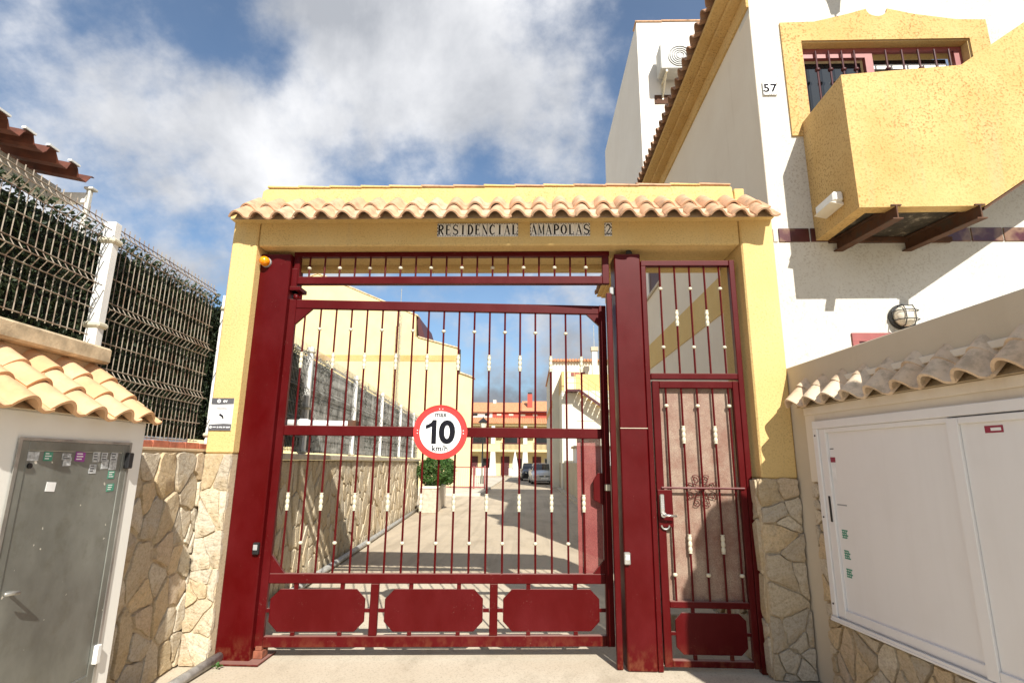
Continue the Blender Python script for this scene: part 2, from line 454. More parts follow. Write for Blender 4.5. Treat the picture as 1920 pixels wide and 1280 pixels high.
def lathe(profile, n=14, axis='z'):
    """profile: (radius, height) from bottom to top"""
    V, Fc = [], []
    for r, z in profile:
        for k in range(n):
            t = 2 * math.pi * k / n
            V.append((r * math.cos(t), r * math.sin(t), z))
    for i in range(len(profile) - 1):
        for k in range(n):
            k2 = (k + 1) % n
            Fc.append((i * n + k, i * n + k2, (i + 1) * n + k2, (i + 1) * n + k))
    Fc.append(tuple(range(n - 1, -1, -1)))
    Fc.append(tuple(range((len(profile) - 1) * n, len(profile) * n)))
    if axis == 'y':      # height runs to -y (towards the street)
        V = [(x, -z, y) for x, y, z in V]
    return V, Fc
def mesh(name, g, mat, bevel=0.0, smooth=False, fix=True):
    me = bpy.data.meshes.new(name)
    me.from_pydata(g[0], [], g[1])
    if fix or bevel:
        bm = bmesh.new(); bm.from_mesh(me)
        if bevel:
            bmesh.ops.bevel(bm, geom=[e for e in bm.edges], offset=bevel, offset_type='OFFSET', segments=1, profile=0.7, affect='EDGES', clamp_overlap=True)
        bmesh.ops.recalc_face_normals(bm, faces=bm.faces)
        bm.to_mesh(me); bm.free()
    me.materials.append(M[mat])
    if smooth:
        for p in me.polygons: p.use_smooth = True
    me.update()
    return me
def link(name, me, parent=None, mat4=None, loc=None):
    o = bpy.data.objects.new(name, me)
    COL.objects.link(o)
    if parent is not None: o.parent = parent
    if mat4 is not None: o.matrix_local = mat4
    elif loc is not None: o.location = loc
    return o
def part(name, g, mat, parent=None, bevel=0.0, smooth=False, loc=None, mat4=None, label=None):
    o = link(name, mesh(name, g, mat, bevel, smooth), parent, mat4, loc)
    if label: o['label'] = label
    return o
def thing(name, label, cat, loc=(0, 0, 0), rz=0.0, group=None):
    o = bpy.data.objects.new(name, None)
    COL.objects.link(o)
    o.empty_display_size = 0.2
    o.location = loc; o.rotation_euler = (0, 0, rz)
    o['label'] = label; o['category'] = cat
    if group: o['group'] = group
    return o
def tag(o, label, cat, group=None):
    o['label'] = label; o['category'] = cat
    if group: o['group'] = group
    return o
def structure(name, g, mat):
    o = part(name, g, mat); o['kind'] = 'structure'
    return o
def text_mesh(name, s, size, mat, bold=0.0, extrude=0.001, align='CENTER', spacing=1.0):
    cu = bpy.data.curves.new(name, 'FONT')
    cu.body = s; cu.size = size; cu.align_x = align; cu.align_y = 'CENTER'
    cu.offset = bold; cu.extrude = extrude; cu.resolution_u = 4; cu.space_character = spacing
    o = bpy.data.objects.new(name, cu); COL.objects.link(o)
    dg = bpy.context.evaluated_depsgraph_get(); dg.update()
    me = bpy.data.meshes.new_from_object(o.evaluated_get(dg))
    bpy.data.objects.remove(o); bpy.data.curves.remove(cu)
    me.materials.clear(); me.materials.append(M[mat]); me.name = name
    return me
FRONT = Matrix.Rotation(math.pi / 2, 4, 'X')       # turns a flat x,y print to face -y

# --- roof tiles -------------------------------------------------------------
def tile_mesh(name, w, L, mat, h=0.05, th=0.013, segs=9):
    """one curved clay tile: barrel and pan, y runs up the slope"""
    prof = []
    nb, npn = segs, 4
    wb = w * 0.62
    for i in range(nb + 1):
        t = i / nb
        prof.append((wb * t, h * math.sin(math.pi * t) ** 0.85))
    for i in range(1, npn + 1):
        t = i / npn
        prof.append((wb + (w * 1.06 - wb) * t, -0.016 * math.sin(math.pi * t)))
    V, Fc = [], []
    n = len(prof)
    for yy, sc in ((0.0, 1.0), (L * 0.5, 0.99), (L, 0.95)):
        for top in (0, 1):
            for i, (x, z) in enumerate(prof):
                a = prof[max(i - 1, 0)]; b = prof[min(i + 1, n - 1)]
                tx, tz = b[0] - a[0], b[1] - a[1]
                l = math.hypot(tx, tz)
                nx, nz = -tz / l, tx / l
                V.append((w * 0.5 + (x - w * 0.5) * sc + nx * th * top, yy, z * sc + nz * th * top))
    def idx(r, t, i): return (r * 2 + t) * n + i
    for r in range(2):
        for i in range(n - 1):
            Fc.append((idx(r, 1, i), idx(r, 1, i + 1), idx(r + 1, 1, i + 1), idx(r + 1, 1, i)))
            Fc.append((idx(r, 0, i), idx(r + 1, 0, i), idx(r + 1, 0, i + 1), idx(r, 0, i + 1)))
        for i in (0, n - 1):
            Fc.append((idx(r, 0, i), idx(r, 1, i), idx(r + 1, 1, i), idx(r + 1, 0, i)))
    for r in (0, 2):
        for i in range(n - 1):
            Fc.append((idx(r, 0, i), idx(r, 0, i + 1), idx(r, 1, i + 1), idx(r, 1, i)))
    me = mesh(name, (V, Fc), mat, smooth=True)
    try: me.set_sharp_from_angle(angle=R(40))
    except Exception: pass
    return me
def tile_rows(parent, me, origin, along, slope, cols, w, rows, expo, seed, jit=0.011, flip=False):
    rnd = random.Random(seed)
    ux = Vector(along).normalized(); uy = Vector(slope).normalized(); uz = ux.cross(uy)
    for r in range(rows):
        for c in range(cols):
            p = Vector(origin) + ux * (c * w) + uy * (r * expo) + uz * (r * 0.012 + 0.004)
            a = uy + uz * (0.045 + rnd.uniform(-.012, .012)) * -1.0 + ux * rnd.uniform(-.045, .045)
            a.normalize(); b = ux.copy(); n = b.cross(a).normalized(); b = a.cross(n)
            p += uy * rnd.uniform(-jit, jit) + uz * rnd.uniform(0, jit * 0.6)
            m4 = Matrix(((b.x, a.x, n.x, p.x), (b.y, a.y, n.y, p.y), (b.z, a.z, n.z, p.z), (0, 0, 0, 1)))
            link('roof_tile', me, parent, m4)

# --- crazy-paved stone cladding ----------------------------------------------
def clip(poly, a, b, c):
    out = []
    n = len(poly)
    for i in range(n):
        p, q = poly[i], poly[(i + 1) % n]
        dp = a * p[0] + b * p[1] - c; dq = a * q[0] + b * q[1] - c
        if dp <= 0: out.append(p)
        if (dp < 0 < dq) or (dq < 0 < dp):
            t = dp / (dp - dq)
            out.append((p[0] + (q[0] - p[0]) * t, p[1] + (q[1] - p[1]) * t))
    return out
def voronoi(w, h, n, seed, tall=1.0, grow=0.0):
    rnd = random.Random(seed)
    W = w * tall
    pts = []
    for k in range(n):
        best = None; bd = -1
        for _ in range(2):
            u = rnd.random()
            if grow: u = u ** (1 + grow)
            p = (u * W, rnd.random() * h)
            s = 1.0 / (1.0 + grow * 1.6 * u)
            d = min(((p[0] - q[0]) ** 2 + (p[1] - q[1]) ** 2 for q in pts), default=1e9) * s * s
            if d > bd: bd, best = d, p
        pts.append(best)
    cells = []
    for i, p in enumerate(pts):
        poly = [(0, 0), (W, 0), (W, h), (0, h)]
        order = sorted(range(n), key=lambda j: (pts[j][0] - p[0]) ** 2 + (pts[j][1] - p[1]) ** 2)[1:22]
        for j in order:
            q = pts[j]
            a, b = q[0] - p[0], q[1] - p[1]
            c = (q[0] ** 2 + q[1] ** 2 - p[0] ** 2 - p[1] ** 2) / 2
            poly = clip(poly, a, b, c)
            if len(poly) < 3: break
        if len(poly) >= 3: cells.append([(x / tall, y) for x, y in poly])
    return cells
def inset(poly, d):
    out = list(poly)
    n = len(poly)
    for i in range(n):
        (x0, y0), (x1, y1) = poly[i], poly[(i + 1) % n]
        l = math.hypot(x1 - x0, y1 - y0)
        if l < 1e-6: continue
        a, b = (y1 - y0) / l, -(x1 - x0) / l
        out = clip(out, a, b, a * x0 + b * y0 - d)
        if len(out) < 3: return None
    return out
def stones(parent, w, h, n, seed, mat='stone', origin=(0, 0, 0), U=(1, 0, 0), Vv=(0, 0, 1), joint=0.009, depth=0.022, tall=1.0, grow=0.0, skip=None):
    """n stones proud of the face that starts at origin and runs along U and V"""
    rnd = random.Random(seed * 7 + 1)
    Uv, Wv = Vector(U).normalized(), Vector(Vv).normalized()
    Nv = Uv.cross(Wv)
    for cell in voronoi(w, h, n, seed, tall, grow):
        if skip and skip(cell): continue
        p = inset(cell, joint * rnd.uniform(0.7, 1.6))
        if not p: continue
        # round the corners, roughen the outline
        q = []
        for i in range(len(p)):
            a, b, c = p[i - 1], p[i], p[(i + 1) % len(p)]
            for (e, t) in ((a, 0.30), (c, 0.30)):
                x = b[0] + (e[0] - b[0]) * t * 0.3; y = b[1] + (e[1] - b[1]) * t * 0.3
                q.append((x, y))
        q2 = []
        for i in range(len(q)):
            a, b = q[i], q[(i + 1) % len(q)]
            q2.append(a)
            if math.hypot(b[0] - a[0], b[1] - a[1]) > 0.07:
                for f_ in ((0.33, 0.67) if math.hypot(b[0] - a[0], b[1] - a[1]) > 0.12 else (0.5,)): q2.append((a[0] + (b[0] - a[0]) * f_ + rnd.uniform(-.011, .011), a[1] + (b[1] - a[1]) * f_ + rnd.uniform(-.011, .011)))
        q = q2
        cx = sum(x for x, _ in q) / len(q); cy = sum(y for _, y in q) / len(q)
        ar = abs(sum(q[i][0] * q[(i + 1) % len(q)][1] - q[(i + 1) % len(q)][0] * q[i][1] for i in range(len(q)))) / 2
        if ar < 0.0006: continue
        d = depth * rnd.uniform(0.65, 1.25)
        tx, ty = rnd.uniform(-.06, .06), rnd.uniform(-.06, .06)
        ang = rnd.uniform(-0.9, 0.9)
        m = len(q)
        V = []
        for s, dz in ((1.0, -0.02), (1.0, d * 0.7), (0.965, d)):
            for x, y in q:
                dx, dy = (x - cx) * s, (y - cy) * s
                V.append((dx, dy, dz + (tx * dx + ty * dy if dz > 0 else 0) + (rnd.uniform(-.0025, .0025) if dz > 0 else 0)))
        V.append((0, 0, d * 1.05))
        Fc = []
        for r in range(2):
            for i in range(m):
                j = (i + 1) % m
                Fc.append((r * m + i, r * m + j, (r + 1) * m + j, (r + 1) * m + i))
        for i in range(m):
            Fc.append((2 * m + i, 2 * m + (i + 1) % m, 3 * m))
        # stones turned about their own axis so that the strata run each its own way
        ca, sa = math.cos(ang), math.sin(ang)
        V = [(x * ca + y * sa, -x * sa + y * ca, z) for x, y, z in V]
        me = mesh('stone', (V, Fc), mat, smooth=True)
        try: me.set_sharp_from_angle(angle=R(38))
        except Exception: pass
        o = Vector(origin) + Uv * cx + Wv * cy
        A = Uv * ca + Wv * sa; B = Wv * ca - Uv * sa
        link('stone', me, parent, Matrix(((A.x, B.x, Nv.x, o.x), (A.y, B.y, Nv.y, o.y), (A.z, B.z, Nv.z, o.z), (0, 0, 0, 1))))

def leaf_cloud(points, size, seed, normals=None, flat=0.5):
    """many small bent leaves; returns geometry"""
    rnd = random.Random(seed)
    V, Fc = [], []
    for i, p in enumerate(points):
        n = Vector((rnd.gauss(0, 1), rnd.gauss(0, 1), rnd.gauss(0, 1)))
        if normals: n = n * (1 - flat) + Vector(normals[i]) * flat * 2
        n.normalize()
        a = n.cross(Vector((rnd.gauss(0, 1), rnd.gauss(0, 1), rnd.gauss(0, 1)))).normalized()
        b = n.cross(a)
        s = size * rnd.uniform(0.6, 1.35)
        p = Vector(p); o = len(V)
        V += [tuple(p - a * s), tuple(p + b * s * .45 + n * s * .12), tuple(p + a * s), tuple(p - b * s * .45 + n * s * .12)]
        Fc.append((o, o + 1, o + 2, o + 3))
    return V, Fc
ORD = ['first', 'second', 'third', 'fourth', 'fifth', 'sixth', 'seventh', 'eighth']

# ================================================================ ground
def sheet(x0, x1, y0, y1, z): return [(x0, y0, z), (x1, y0, z), (x1, y1, z), (x0, y1, z)], [(0, 1, 2, 3)]
structure('ground', sheet(-400, 400, -200, 900, -0.012), 'soil')
TH = math.atan(0.0733)          # the drive runs 4.2 degrees off the gateway's square
TW = math.atan(0.12)            # the right-hand boundary wall
LW = Vector((-2.63, 0, 0))      # foot of the left boundary wall at the gateway
def lw(lx, ly, z=0.0):
    return (LW.x + lx * math.cos(TH) - ly * math.sin(TH), LW.y + lx * math.sin(TH) + ly * math.cos(TH), z)
structure('apron', ([(-4.5, -9, -0.004), (6, -9, -0.004), (2.3, 3.0, -0.004), (-3.1, 3.0, -0.004)], [(0, 1, 2, 3)]), 'concrete')
a, b = lw(0.0, 70), lw(0.0, 0.62)
structure('driveway', ([(b[0] - 0.17, 3.0, -0.002), (2.3, 3.0, -0.002), (1.9, 36, -0.002), (6.0, 60, -0.002), (-9, 60, -0.002), (-7.0, 30, -0.002), (lw(0, 13.6)[0], 13.6, -0.002)], [(0, 1, 2, 3, 4, 5, 6)]), 'asphalt')
# raised pavement in front of the red railing
structure('pavement', prism_xz([(-5.9, -0.01), (-2.25, -0.01), (-2.25, 0.11), (-5.9, 0.11)], 20.6, 46), 'paving')

# ================================================================ entrance gateway
gw = thing('entrance_gateway', 'yellow rendered entrance gateway with clay tiled top spanning both red gates', 'gateway', (-0.28, 0.17, 0))
GO = Vector((-0.28, 0.17, 0))
def gpart(name, g, mat, **k):
    return part(name, tf(g, Matrix.Translation(-GO)), mat, gw, **k)
gpart('pier', box(-2.614, -2.388, -0.10, 0.45, 1.545, 3.60), 'yellow_render', bevel=0.012)
gpart('pier', box(1.782, 2.057, -0.10, 0.45, 1.395, 3.60), 'yellow_render', bevel=0.012)
gpart('beam', box(-2.386, 1.780, -0.085, 0.40, 3.322, 3.60), 'yellow_render', bevel=0.012)
gpart('soffit_rib', box(-2.386, 1.780, 0.402, 0.50, 3.275, 3.60), 'yellow_render', bevel=0.008)
gpart('fascia', box(-2.612, 2.055, -0.175, 0.02, 3.535, 3.603), 'yellow_render', bevel=0.006)
gpart('roof_bed', prism_yz([(-0.26, 3.49), (0.048, 3.755), (0.30, 3.755), (0.30, 3.606), (-0.18, 3.606)], -2.53, 2.0), 'mortar')
# parapet above the tiles, with lapped capping pieces
gpart('parapet', prism_xz([(-2.50, 3.60), (1.835, 3.60), (1.805, 3.93), (1.77, 3.948), (-2.44, 3.945), (-2.475, 3.92)], 0.052, 0.34), 'yellow_render', bevel=0.006)
gpart('parapet_return', box(1.84, 1.93, 0.10, 0.34, 3.60, 3.94), 'yellow_render', bevel=0.006)
gpart('parapet_return', prism_xz([(1.93, 3.60), (2.06, 3.60), (2.05, 3.70), (1.95, 3.86)], 0.12, 0.33), 'yellow_render')
rc = random.Random(5)
x = -2.43
cap_cols = ['yellow_render', 'arch_tile']
while x < 1.72:
    ln = min(rc.uniform(0.26, 0.30), 1.80 - x)
    t = 0.014
    gpart('cap_tile', prism_xz([(x, 3.950), (x + ln + 0.012, 3.944), (x + ln + 0.012, 3.944 + t), (x, 3.952 + t + 0.004)], 0.038, 0.35), 'arch_tile' if rc.random() < 0.45 else 'yellow_render', bevel=0.003)
    x += ln
TA = tile_mesh('roof_tile', 0.1828, 0.27, 'arch_tile', h=0.047, th=0.014)
sl = R(40)
tile_rows(gw, TA, Vector((-2.545, -0.30, 3.482)) - GO, (1, 0, 0), (0, math.cos(sl), math.sin(sl)), 25, 0.1828, 2, 0.205, 11)
# stone-clad feet of the piers
gpart('pier_core', box(-2.612, -2.395, -0.085, 0.45, 0.0, 1.543), 'mortar')
stones(gw, 0.222, 1.54, 15, 21, 'stone', Vector((-2.612, -0.088, 0.0)) - GO, (1, 0, 0), joint=0.003, depth=0.014)
gpart('pier_core', box(1.750, 2.050, -0.095, 0.45, 0.0, 1.393), 'mortar')
stones(gw, 0.304, 1.40, 19, 32, 'stone', Vector((1.748, -0.097, 0.0)) - GO, (1, 0, 0), joint=0.004, depth=0.02)
stones(gw, 0.54, 1.39, 20, 36, 'stone', Vector((1.752, 0.45, 0.0)) - GO, (0, -1, 0), joint=0.006, depth=0.025)

# name of the estate in painted ceramic tiles
def arc(cx, cy, rx, ry, a0, a1, n=8):
    return [(cx + rx * math.cos(R(a0 + (a1 - a0) * i / n)), cy + ry * math.sin(R(a0 + (a1 - a0) * i / n))) for i in range(n + 1)]
def stroke(pts, w):
    V, Fc = [], []
    n = len(pts)
    for i, (x, y) in enumerate(pts):
        a = pts[max(i - 1, 0)]; b = pts[min(i + 1, n - 1)]
        dx, dy = b[0] - a[0], b[1] - a[1]; l = math.hypot(dx, dy) or 1
        ww = w[i] if isinstance(w, list) else w
        V += [(x - dy / l * ww / 2, y + dx / l * ww / 2, 0), (x + dy / l * ww / 2, y - dx / l * ww / 2, 0)]
    for i in range(n - 1): Fc.append((2 * i, 2 * i + 1, 2 * i + 3, 2 * i + 2))
    return V, Fc
TK, TN = 0.25, 0.10
def vert(x, w=TK): return stroke([(x, 0), (x, 1.4)], w)
def serif(x, y, s=0.30): return stroke([(x - s / 2, y), (x + s / 2, y)], 0.06)
def wob(n): return [TN + (TK - TN) * math.sin(math.pi * i / (n - 1)) for i in range(n)]
def letter(ch):
    g = []
    if ch == 'R':
        p = [(.25, 1.37)] + arc(.45, 1.04, .36, .33, 90, -90) + [(.25, .71)]
        g = [vert(.25), stroke(p, wob(len(p))), stroke([(.45, .71), (.86, 0)], .2), serif(.25, .03), serif(.25, 1.37), serif(.86, .03, .22)]
    elif ch == 'E': g = [vert(.28), stroke([(.2, 1.36), (.82, 1.36)], TN), stroke([(.28, .72), (.65, .72)], TN), stroke([(.2, .04), (.84, .04)], TN), stroke([(.81, 1.4), (.81, 1.12)], .06), stroke([(.83, 0), (.83, .3)], .06), stroke([(.64, .58), (.64, .86)], .06)]
    elif ch == 'S':
        p = arc(.5, 1.04, .32, .33, 20, 250, 9) + arc(.5, .36, .34, .33, 80, -160, 10)
        g = [stroke(p, [TN + .11 * abs(math.sin(math.pi * (i / (len(p) - 1) * 1.0))) for i in range(len(p))]), stroke([(.82, 1.38), (.82, 1.05)], .06), stroke([(.17, .02), (.17, .36)], .06)]
    elif ch == 'I': g = [vert(.5), serif(.5, .03, .42), serif(.5, 1.37, .42)]
    elif ch == 'D':
        p = [(.25, 1.37)] + arc(.38, .70, .46, .67, 90, -90, 10) + [(.25, .03)]
        g = [vert(.26), stroke(p, wob(len(p))), serif(.24, .03), serif(.24, 1.37)]
    elif ch == 'N': g = [vert(.2, .075), vert(.82, .075), stroke([(.16, 1.4), (.82, 0)], .2), serif(.2, .03, .26), serif(.82, 1.37, .26), serif(.14, 1.37, .2)]
    elif ch == 'C':
        p = arc(.52, .70, .36, .66, 45, 315, 12)
        g = [stroke(p, wob(len(p))), stroke([(.82, 1.36), (.82, 1.02)], .06), stroke([(.82, .05), (.82, .35)], .05)]
    elif ch == 'A': g = [stroke([(.16, 0), (.5, 1.4)], .075), stroke([(.48, 1.4), (.84, 0)], .2), stroke([(.27, .46), (.74, .46)], .06), serif(.16, .03, .26), serif(.84, .03, .28)]
    elif ch == 'L': g = [vert(.3), serif(.3, 1.37), stroke([(.2, .04), (.84, .04)], TN), stroke([(.83, 0), (.83, .38)], .06)]
    elif ch == 'M': g = [vert(.15, .07), vert(.85, .17), stroke([(.14, 1.4), (.5, .1)], .17), stroke([(.5, .1), (.86, 1.4)], .065), serif(.15, .03, .24), serif(.85, .03, .26)]
    elif ch == 'P':
        p = [(.25, 1.37)] + arc(.45, 1.0, .38, .37, 90, -90) + [(.25, .63)]
        g = [vert(.26), stroke(p, wob(len(p))), serif(.26, .03, .4), serif(.24, 1.37)]
    elif ch == 'O':
        p = arc(.5, .70, .36, .64, 90, 450, 16)
        g = [stroke(p, [TN + (TK - TN) * abs(math.sin(2 * math.pi * i / 16)) for i in range(17)])]
    elif ch == '2':
        p = arc(.5, 1.02, .30, .34, 170, -30, 9) + [(.5, .45), (.2, .07)]
        g = [stroke(p, [TN + .1 * math.sin(math.pi * i / (len(p) - 1)) for i in range(len(p))]), stroke([(.16, .07), (.84, .07)], .15), stroke([(.82, 0), (.84, .34)], .06)]
    return join(*g)
ns = thing('name_sign', 'row of white ceramic letter tiles reading RESIDENCIAL AMAPOLAS 2 on the yellow beam', 'sign', (0.0, -0.088, 3.40))
tile_w, tile_h = 0.0640, 0.122
tile_me = mesh('letter_tile', box(0.0006, tile_w - 0.0006, -0.008, 0.0, 0.0, tile_h), 'ceramic_white', bevel=0.0015)
def border_geo(last_l, last_r):
    g = []
    for zz in (0.007, tile_h - 0.007):
        for k in range(3):
            g.append(stroke([(0.004 + k * 0.020, zz), (0.018 + k * 0.020, zz)], 0.0055))
    if last_l: g += [stroke([(0.005, 0.008 + k * 0.03), (0.005, 0.026 + k * 0.03)], 0.006) for k in range(4)]
    if last_r: g += [stroke([(tile_w - 0.005, 0.008 + k * 0.03), (tile_w - 0.005, 0.026 + k * 0.03)], 0.006) for k in range(4)]
    return join(*g)
for word, x0 in (('RESIDENCIAL', -0.812), ('AMAPOLAS', -0.006), ('2', 0.634)):
    for i, ch in enumerate(word):
        t = link('letter_tile', tile_me, ns, loc=(x0 + i * tile_w * (1.0 if len(word) > 8 else 1.012), 0, 0))
        lg = letter(ch)
        lg = [(0.0035 + p[0] * 0.057, 0.0155 + p[1] * 0.065, 0) for p in lg[0]], lg[1]
        g = join(lg, border_geo(i == 0, i == len(word) - 1))
        g = [(p[0], -0.0088, p[1]) for p in g[0]], g[1]
        link('letter', mesh('letter', g, 'print_black', fix=False), t)

# ================================================================ steel posts
pl = thing('gate_post', 'wide dark red steel hinge post beside the left yellow pier', 'post', (-2.26, 0.1, 0))
part('column', box(-0.138, 0.138, -0.10, 0.12, 0.0, 3.285), 'red_paint', pl, bevel=0.008)
part('base_plate', box(-0.10, 0.24, -0.17, 0.14, 0.0, 0.014), 'red_paint', pl, bevel=0.003)
part('hinge_shoe', join(box(0.142, 0.215, -0.06, 0.04, 0.016, 0.07), box(0.15, 0.20, -0.05, 0.03, 0.07, 0.10)), 'rusty_paint', pl, bevel=0.004)
hb = part('hinge_bracket', join(box(0.139, 0.19, -0.06, 0.06, 2.955, 3.16), box(0.139, 0.235, -0.075, 0.075, 2.955, 2.99)), 'red_paint', pl, bevel=0.003)
part('hinge_pin', tube([(0.205, 0.0, 2.88), (0.205, 0.0, 2.96)], 0.022, 12), 'red_paint', hb, smooth=True)
pm = thing('gate_post', 'faded red steel post between the vehicle gate and the pedestrian gate', 'post', (0.84, 0.1, 0))
part('column', box(-0.115, 0.107, -0.10, 0.13, 0.0, 3.275), 'red_paint', pm, bevel=0.008)
part('weld_seam', box(-0.112, 0.108, -0.1035, -0.099, 1.775, 1.780), 'cream_paint', pm)
part('gate_stop', box(-0.187, -0.142, -0.07, -0.02, 0.0, 2.93), 'red_paint', pm, bevel=0.004)
part('top_bolt', join(tube([(0.02, -0.05, 3.275), (0.02, -0.05, 3.32)], 0.022, 8), box(-0.005, 0.045, -0.075, -0.025, 3.285, 3.305)), 'black_plastic', pm)
part('end_stop', box(-0.155, -0.116, -0.06, -0.02, 2.92, 2.985), 'grey_plastic', pm, bevel=0.004)
part('jamb', box(0.111, 0.150, -0.098, 0.0, 0.0, 3.10), 'red_paint', pm, bevel=0.004)

# ================================================================ bars with cast ornaments
BALL = mesh('knob', lathe([(0.008, -0.014), (0.014, -0.010), (0.0185, -0.0035), (0.0185, 0.0035), (0.014, 0.010), (0.008, 0.014)], 12), 'cream_paint', smooth=True)
pr = []
for k in range(3):
    z0 = -0.062 + k * 0.0415
    pr += [(0.0105, z0), (0.0155, z0 + 0.006), (0.0168, z0 + 0.018), (0.0150, z0 + 0.032), (0.011, z0 + 0.040)]
pr = [(0.014, -0.070), (0.017, -0.066)] + pr + [(0.017, 0.066), (0.014, 0.070)]
ORN = mesh('knob', lathe(pr, 12), 'cream_paint', smooth=True)
def bars(parent, xs, z0, z1, y, odd, even, r=0.0085):
    me = mesh('bar', tube([(0, 0, z0), (0, 0, z1)], r, 8), 'red_paint', smooth=False)
    for k, x in enumerate(xs):
        b = link('bar', me, parent, loc=(x, y, 0))
        for kind, z in (odd if k % 2 == 0 else even):
            link('knob', BALL if kind == 'ball' else ORN, b, loc=(0, 0, z))
def octagon(x0, x1, z0, z1, c, y0, y1):
    return prism_xz([(x0 + c, z0), (x1 - c, z0), (x1, z0 + c), (x1, z1 - c), (x1 - c, z1), (x0 + c, z1), (x0, z1 - c), (x0, z0 + c)], y0, y1)

# fixed grille above the vehicle gate
tg = thing('transom_grille', 'low fixed red bar grille under the beam above the vehicle gate', 'grille', (-0.72, 0.05, 3.02))
part('top_rail', box(-1.398, 1.41, 0, 0.05, 0.255, 0.300), 'red_paint', tg, bevel=0.003)
part('bottom_rail', box(-1.340, 1.345, -0.005, 0.055, 0.0, 0.068), 'red_paint', tg, bevel=0.003)
part('stile', box(-1.398, -1.342, 0.002, 0.052, 0.002, 0.254), 'red_paint', tg, bevel=0.003)
part('stile', box(1.347, 1.405, 0.002, 0.052, 0.002, 0.254), 'red_paint', tg, bevel=0.003)
bars(tg, [-1.258 + k * 0.1368 for k in range(19)], 0.06, 0.26, 0.025, [('ball', 0.155)], [])

# vehicle gate leaf, standing a little ajar
vg = thing('vehicle_gate', 'large dark red barred vehicle gate leaf standing slightly ajar with three octagon panels', 'gate', (-2.125, 0.06, 0), R(4.2))
D = 0.045
LEN = 2.81
part('stile', box(0, 0.062, 0, D, 0.085, 2.885), 'red_paint', vg, bevel=0.004)
part('stile', box(LEN - 0.065, LEN, 0, D, 0.085, 2.885), 'red_paint', vg, bevel=0.004)
for z0, z1 in ((2.803, 2.883), (1.702, 1.785), (0.547, 0.622), (0.087, 0.166)):
    part('rail', box(0.0625, LEN - 0.0655, 0.001, D - 0.001, z0, z1), 'red_paint', vg, bevel=0.004)
for s in (0.897, 1.842):
    part('mullion', box(s - 0.032, s + 0.032, 0.002, D - 0.002, 0.1665, 0.5465), 'red_paint', vg, bevel=0.004)
for poly in ([(0.063, 2.66), (0.205, 2.802), (0.063, 2.802)], [(LEN - 0.066, 2.70), (LEN - 0.066, 2.802), (LEN - 0.175, 2.802)],
             [(0.063, 0.623), (0.175, 0.623), (0.063, 0.76)], [(LEN - 0.066, 0.623), (LEN - 0.066, 0.73), (LEN - 0.16, 0.623)]):
    part('gusset', prism_xz(poly, 0.008, D - 0.008), 'red_paint', vg)
bars(vg, [0.142 + k * 0.1356 for k in range(19)], 0.615, 2.81, D / 2, [('orn', 2.345), ('orn', 1.170)], [('ball', 2.622), ('ball', 0.850)])
for s0, s1 in ((0.085, 0.825), (0.980, 1.757), (1.918, 2.692)):
    p = part('infill_panel', octagon(s0, s1, 0.195, 0.505, 0.072, 0.014, 0.030), 'red_paint', vg, bevel=0.002)
    for t in (0.26, 0.75):
        xx = s0 + (s1 - s0) * t
        part('tab', box(xx - 0.016, xx + 0.016, 0.012, 0.034, 0.506, 0.546), 'red_paint', p)
        part('tab', box(xx - 0.016, xx + 0.016, 0.012, 0.034, 0.167, 0.194), 'red_paint', p)
    part('tab', box(s0 - 0.047, s0 - 0.001, 0.012, 0.034, 0.335, 0.362), 'red_paint', p)
    part('tab', box(s1 + 0.001, s1 + 0.050, 0.012, 0.034, 0.335, 0.362), 'red_paint', p)
part('guard_sheet', box(2.535, 2.743, 0.047, 0.050, 0.60, 1.72), 'guard_mesh', vg)
lk = part('lock_box', prism_xz([(2.66, 1.20), (2.74, 1.16), (2.74, 1.42), (2.70, 1.42), (2.66, 1.36)], -0.02, 0.0), 'red_paint', vg, bevel=0.003)
part('strike_plate', box(2.757, 2.803, -0.012, -0.001, 1.275, 1.325), 'cream_paint', vg, bevel=0.002)
part('hinge_sleeve', tube([(0.05, 0.02, 2.886), (0.05, 0.02, 2.93)], 0.026, 12), 'red_paint', vg, smooth=True)
# electric ram behind the leaf
mo = thing('gate_opener', 'white electric ram fixed behind the middle rail of the vehicle gate', 'gate opener', (-2.02, 0.24, 1.80), R(4.2))
part('ram_body', tube([(-0.12, 0, 0.01), (0.48, 0, 0.0)], 0.036, 12), 'white_paint', mo, smooth=True)
part('mount', join(box(0.0, 0.10, -0.045, 0.045, -0.045, 0.05)), 'white_paint', mo, bevel=0.02)
part('end_bracket', box(0.46, 0.53, -0.14, 0.03, -0.03, 0.035), 'rusty_steel', mo, bevel=0.006)

# speed sign on the leaf
a4 = R(4.2)
sx, sy = -2.125 + 1.372 * math.cos(a4), 0.06 + 1.372 * math.sin(a4)
ss = thing('speed_sign', 'round red-rimmed 10 km/h speed limit sign on the middle rail of the gate', 'sign', (sx + math.sin(a4) * 0.016, sy - math.cos(a4) * 0.016, 1.742), a4)
part('plate', lathe([(0.222, 0.0), (0.2235, 0.003), (0.2235, 0.010), (0.221, 0.013)], 64, 'y'), 'print_white', ss)
def ring(r0, r1, y0, y1, n=64):
    V, Fc = [], []
    for r, y in ((r0, y0), (r0, y1), (r1, y1), (r1, y0)):
        for k in range(n):
            t = 2 * math.pi * k / n; V.append((r * math.cos(t), y, r * math.sin(t)))
    for i in range(4):
        for k in range(n):
            k2 = (k + 1) % n; j = (i + 1) % 4
            Fc.append((i * n + k, i * n + k2, j * n + k2, j * n + k))
    return V, Fc
part('red_rim', ring(0.175, 0.217, -0.0132, -0.0155), 'print_red', ss)
part('edge_lip', ring(0.2175, 0.226, -0.0, -0.019), 'print_red', ss, smooth=False)
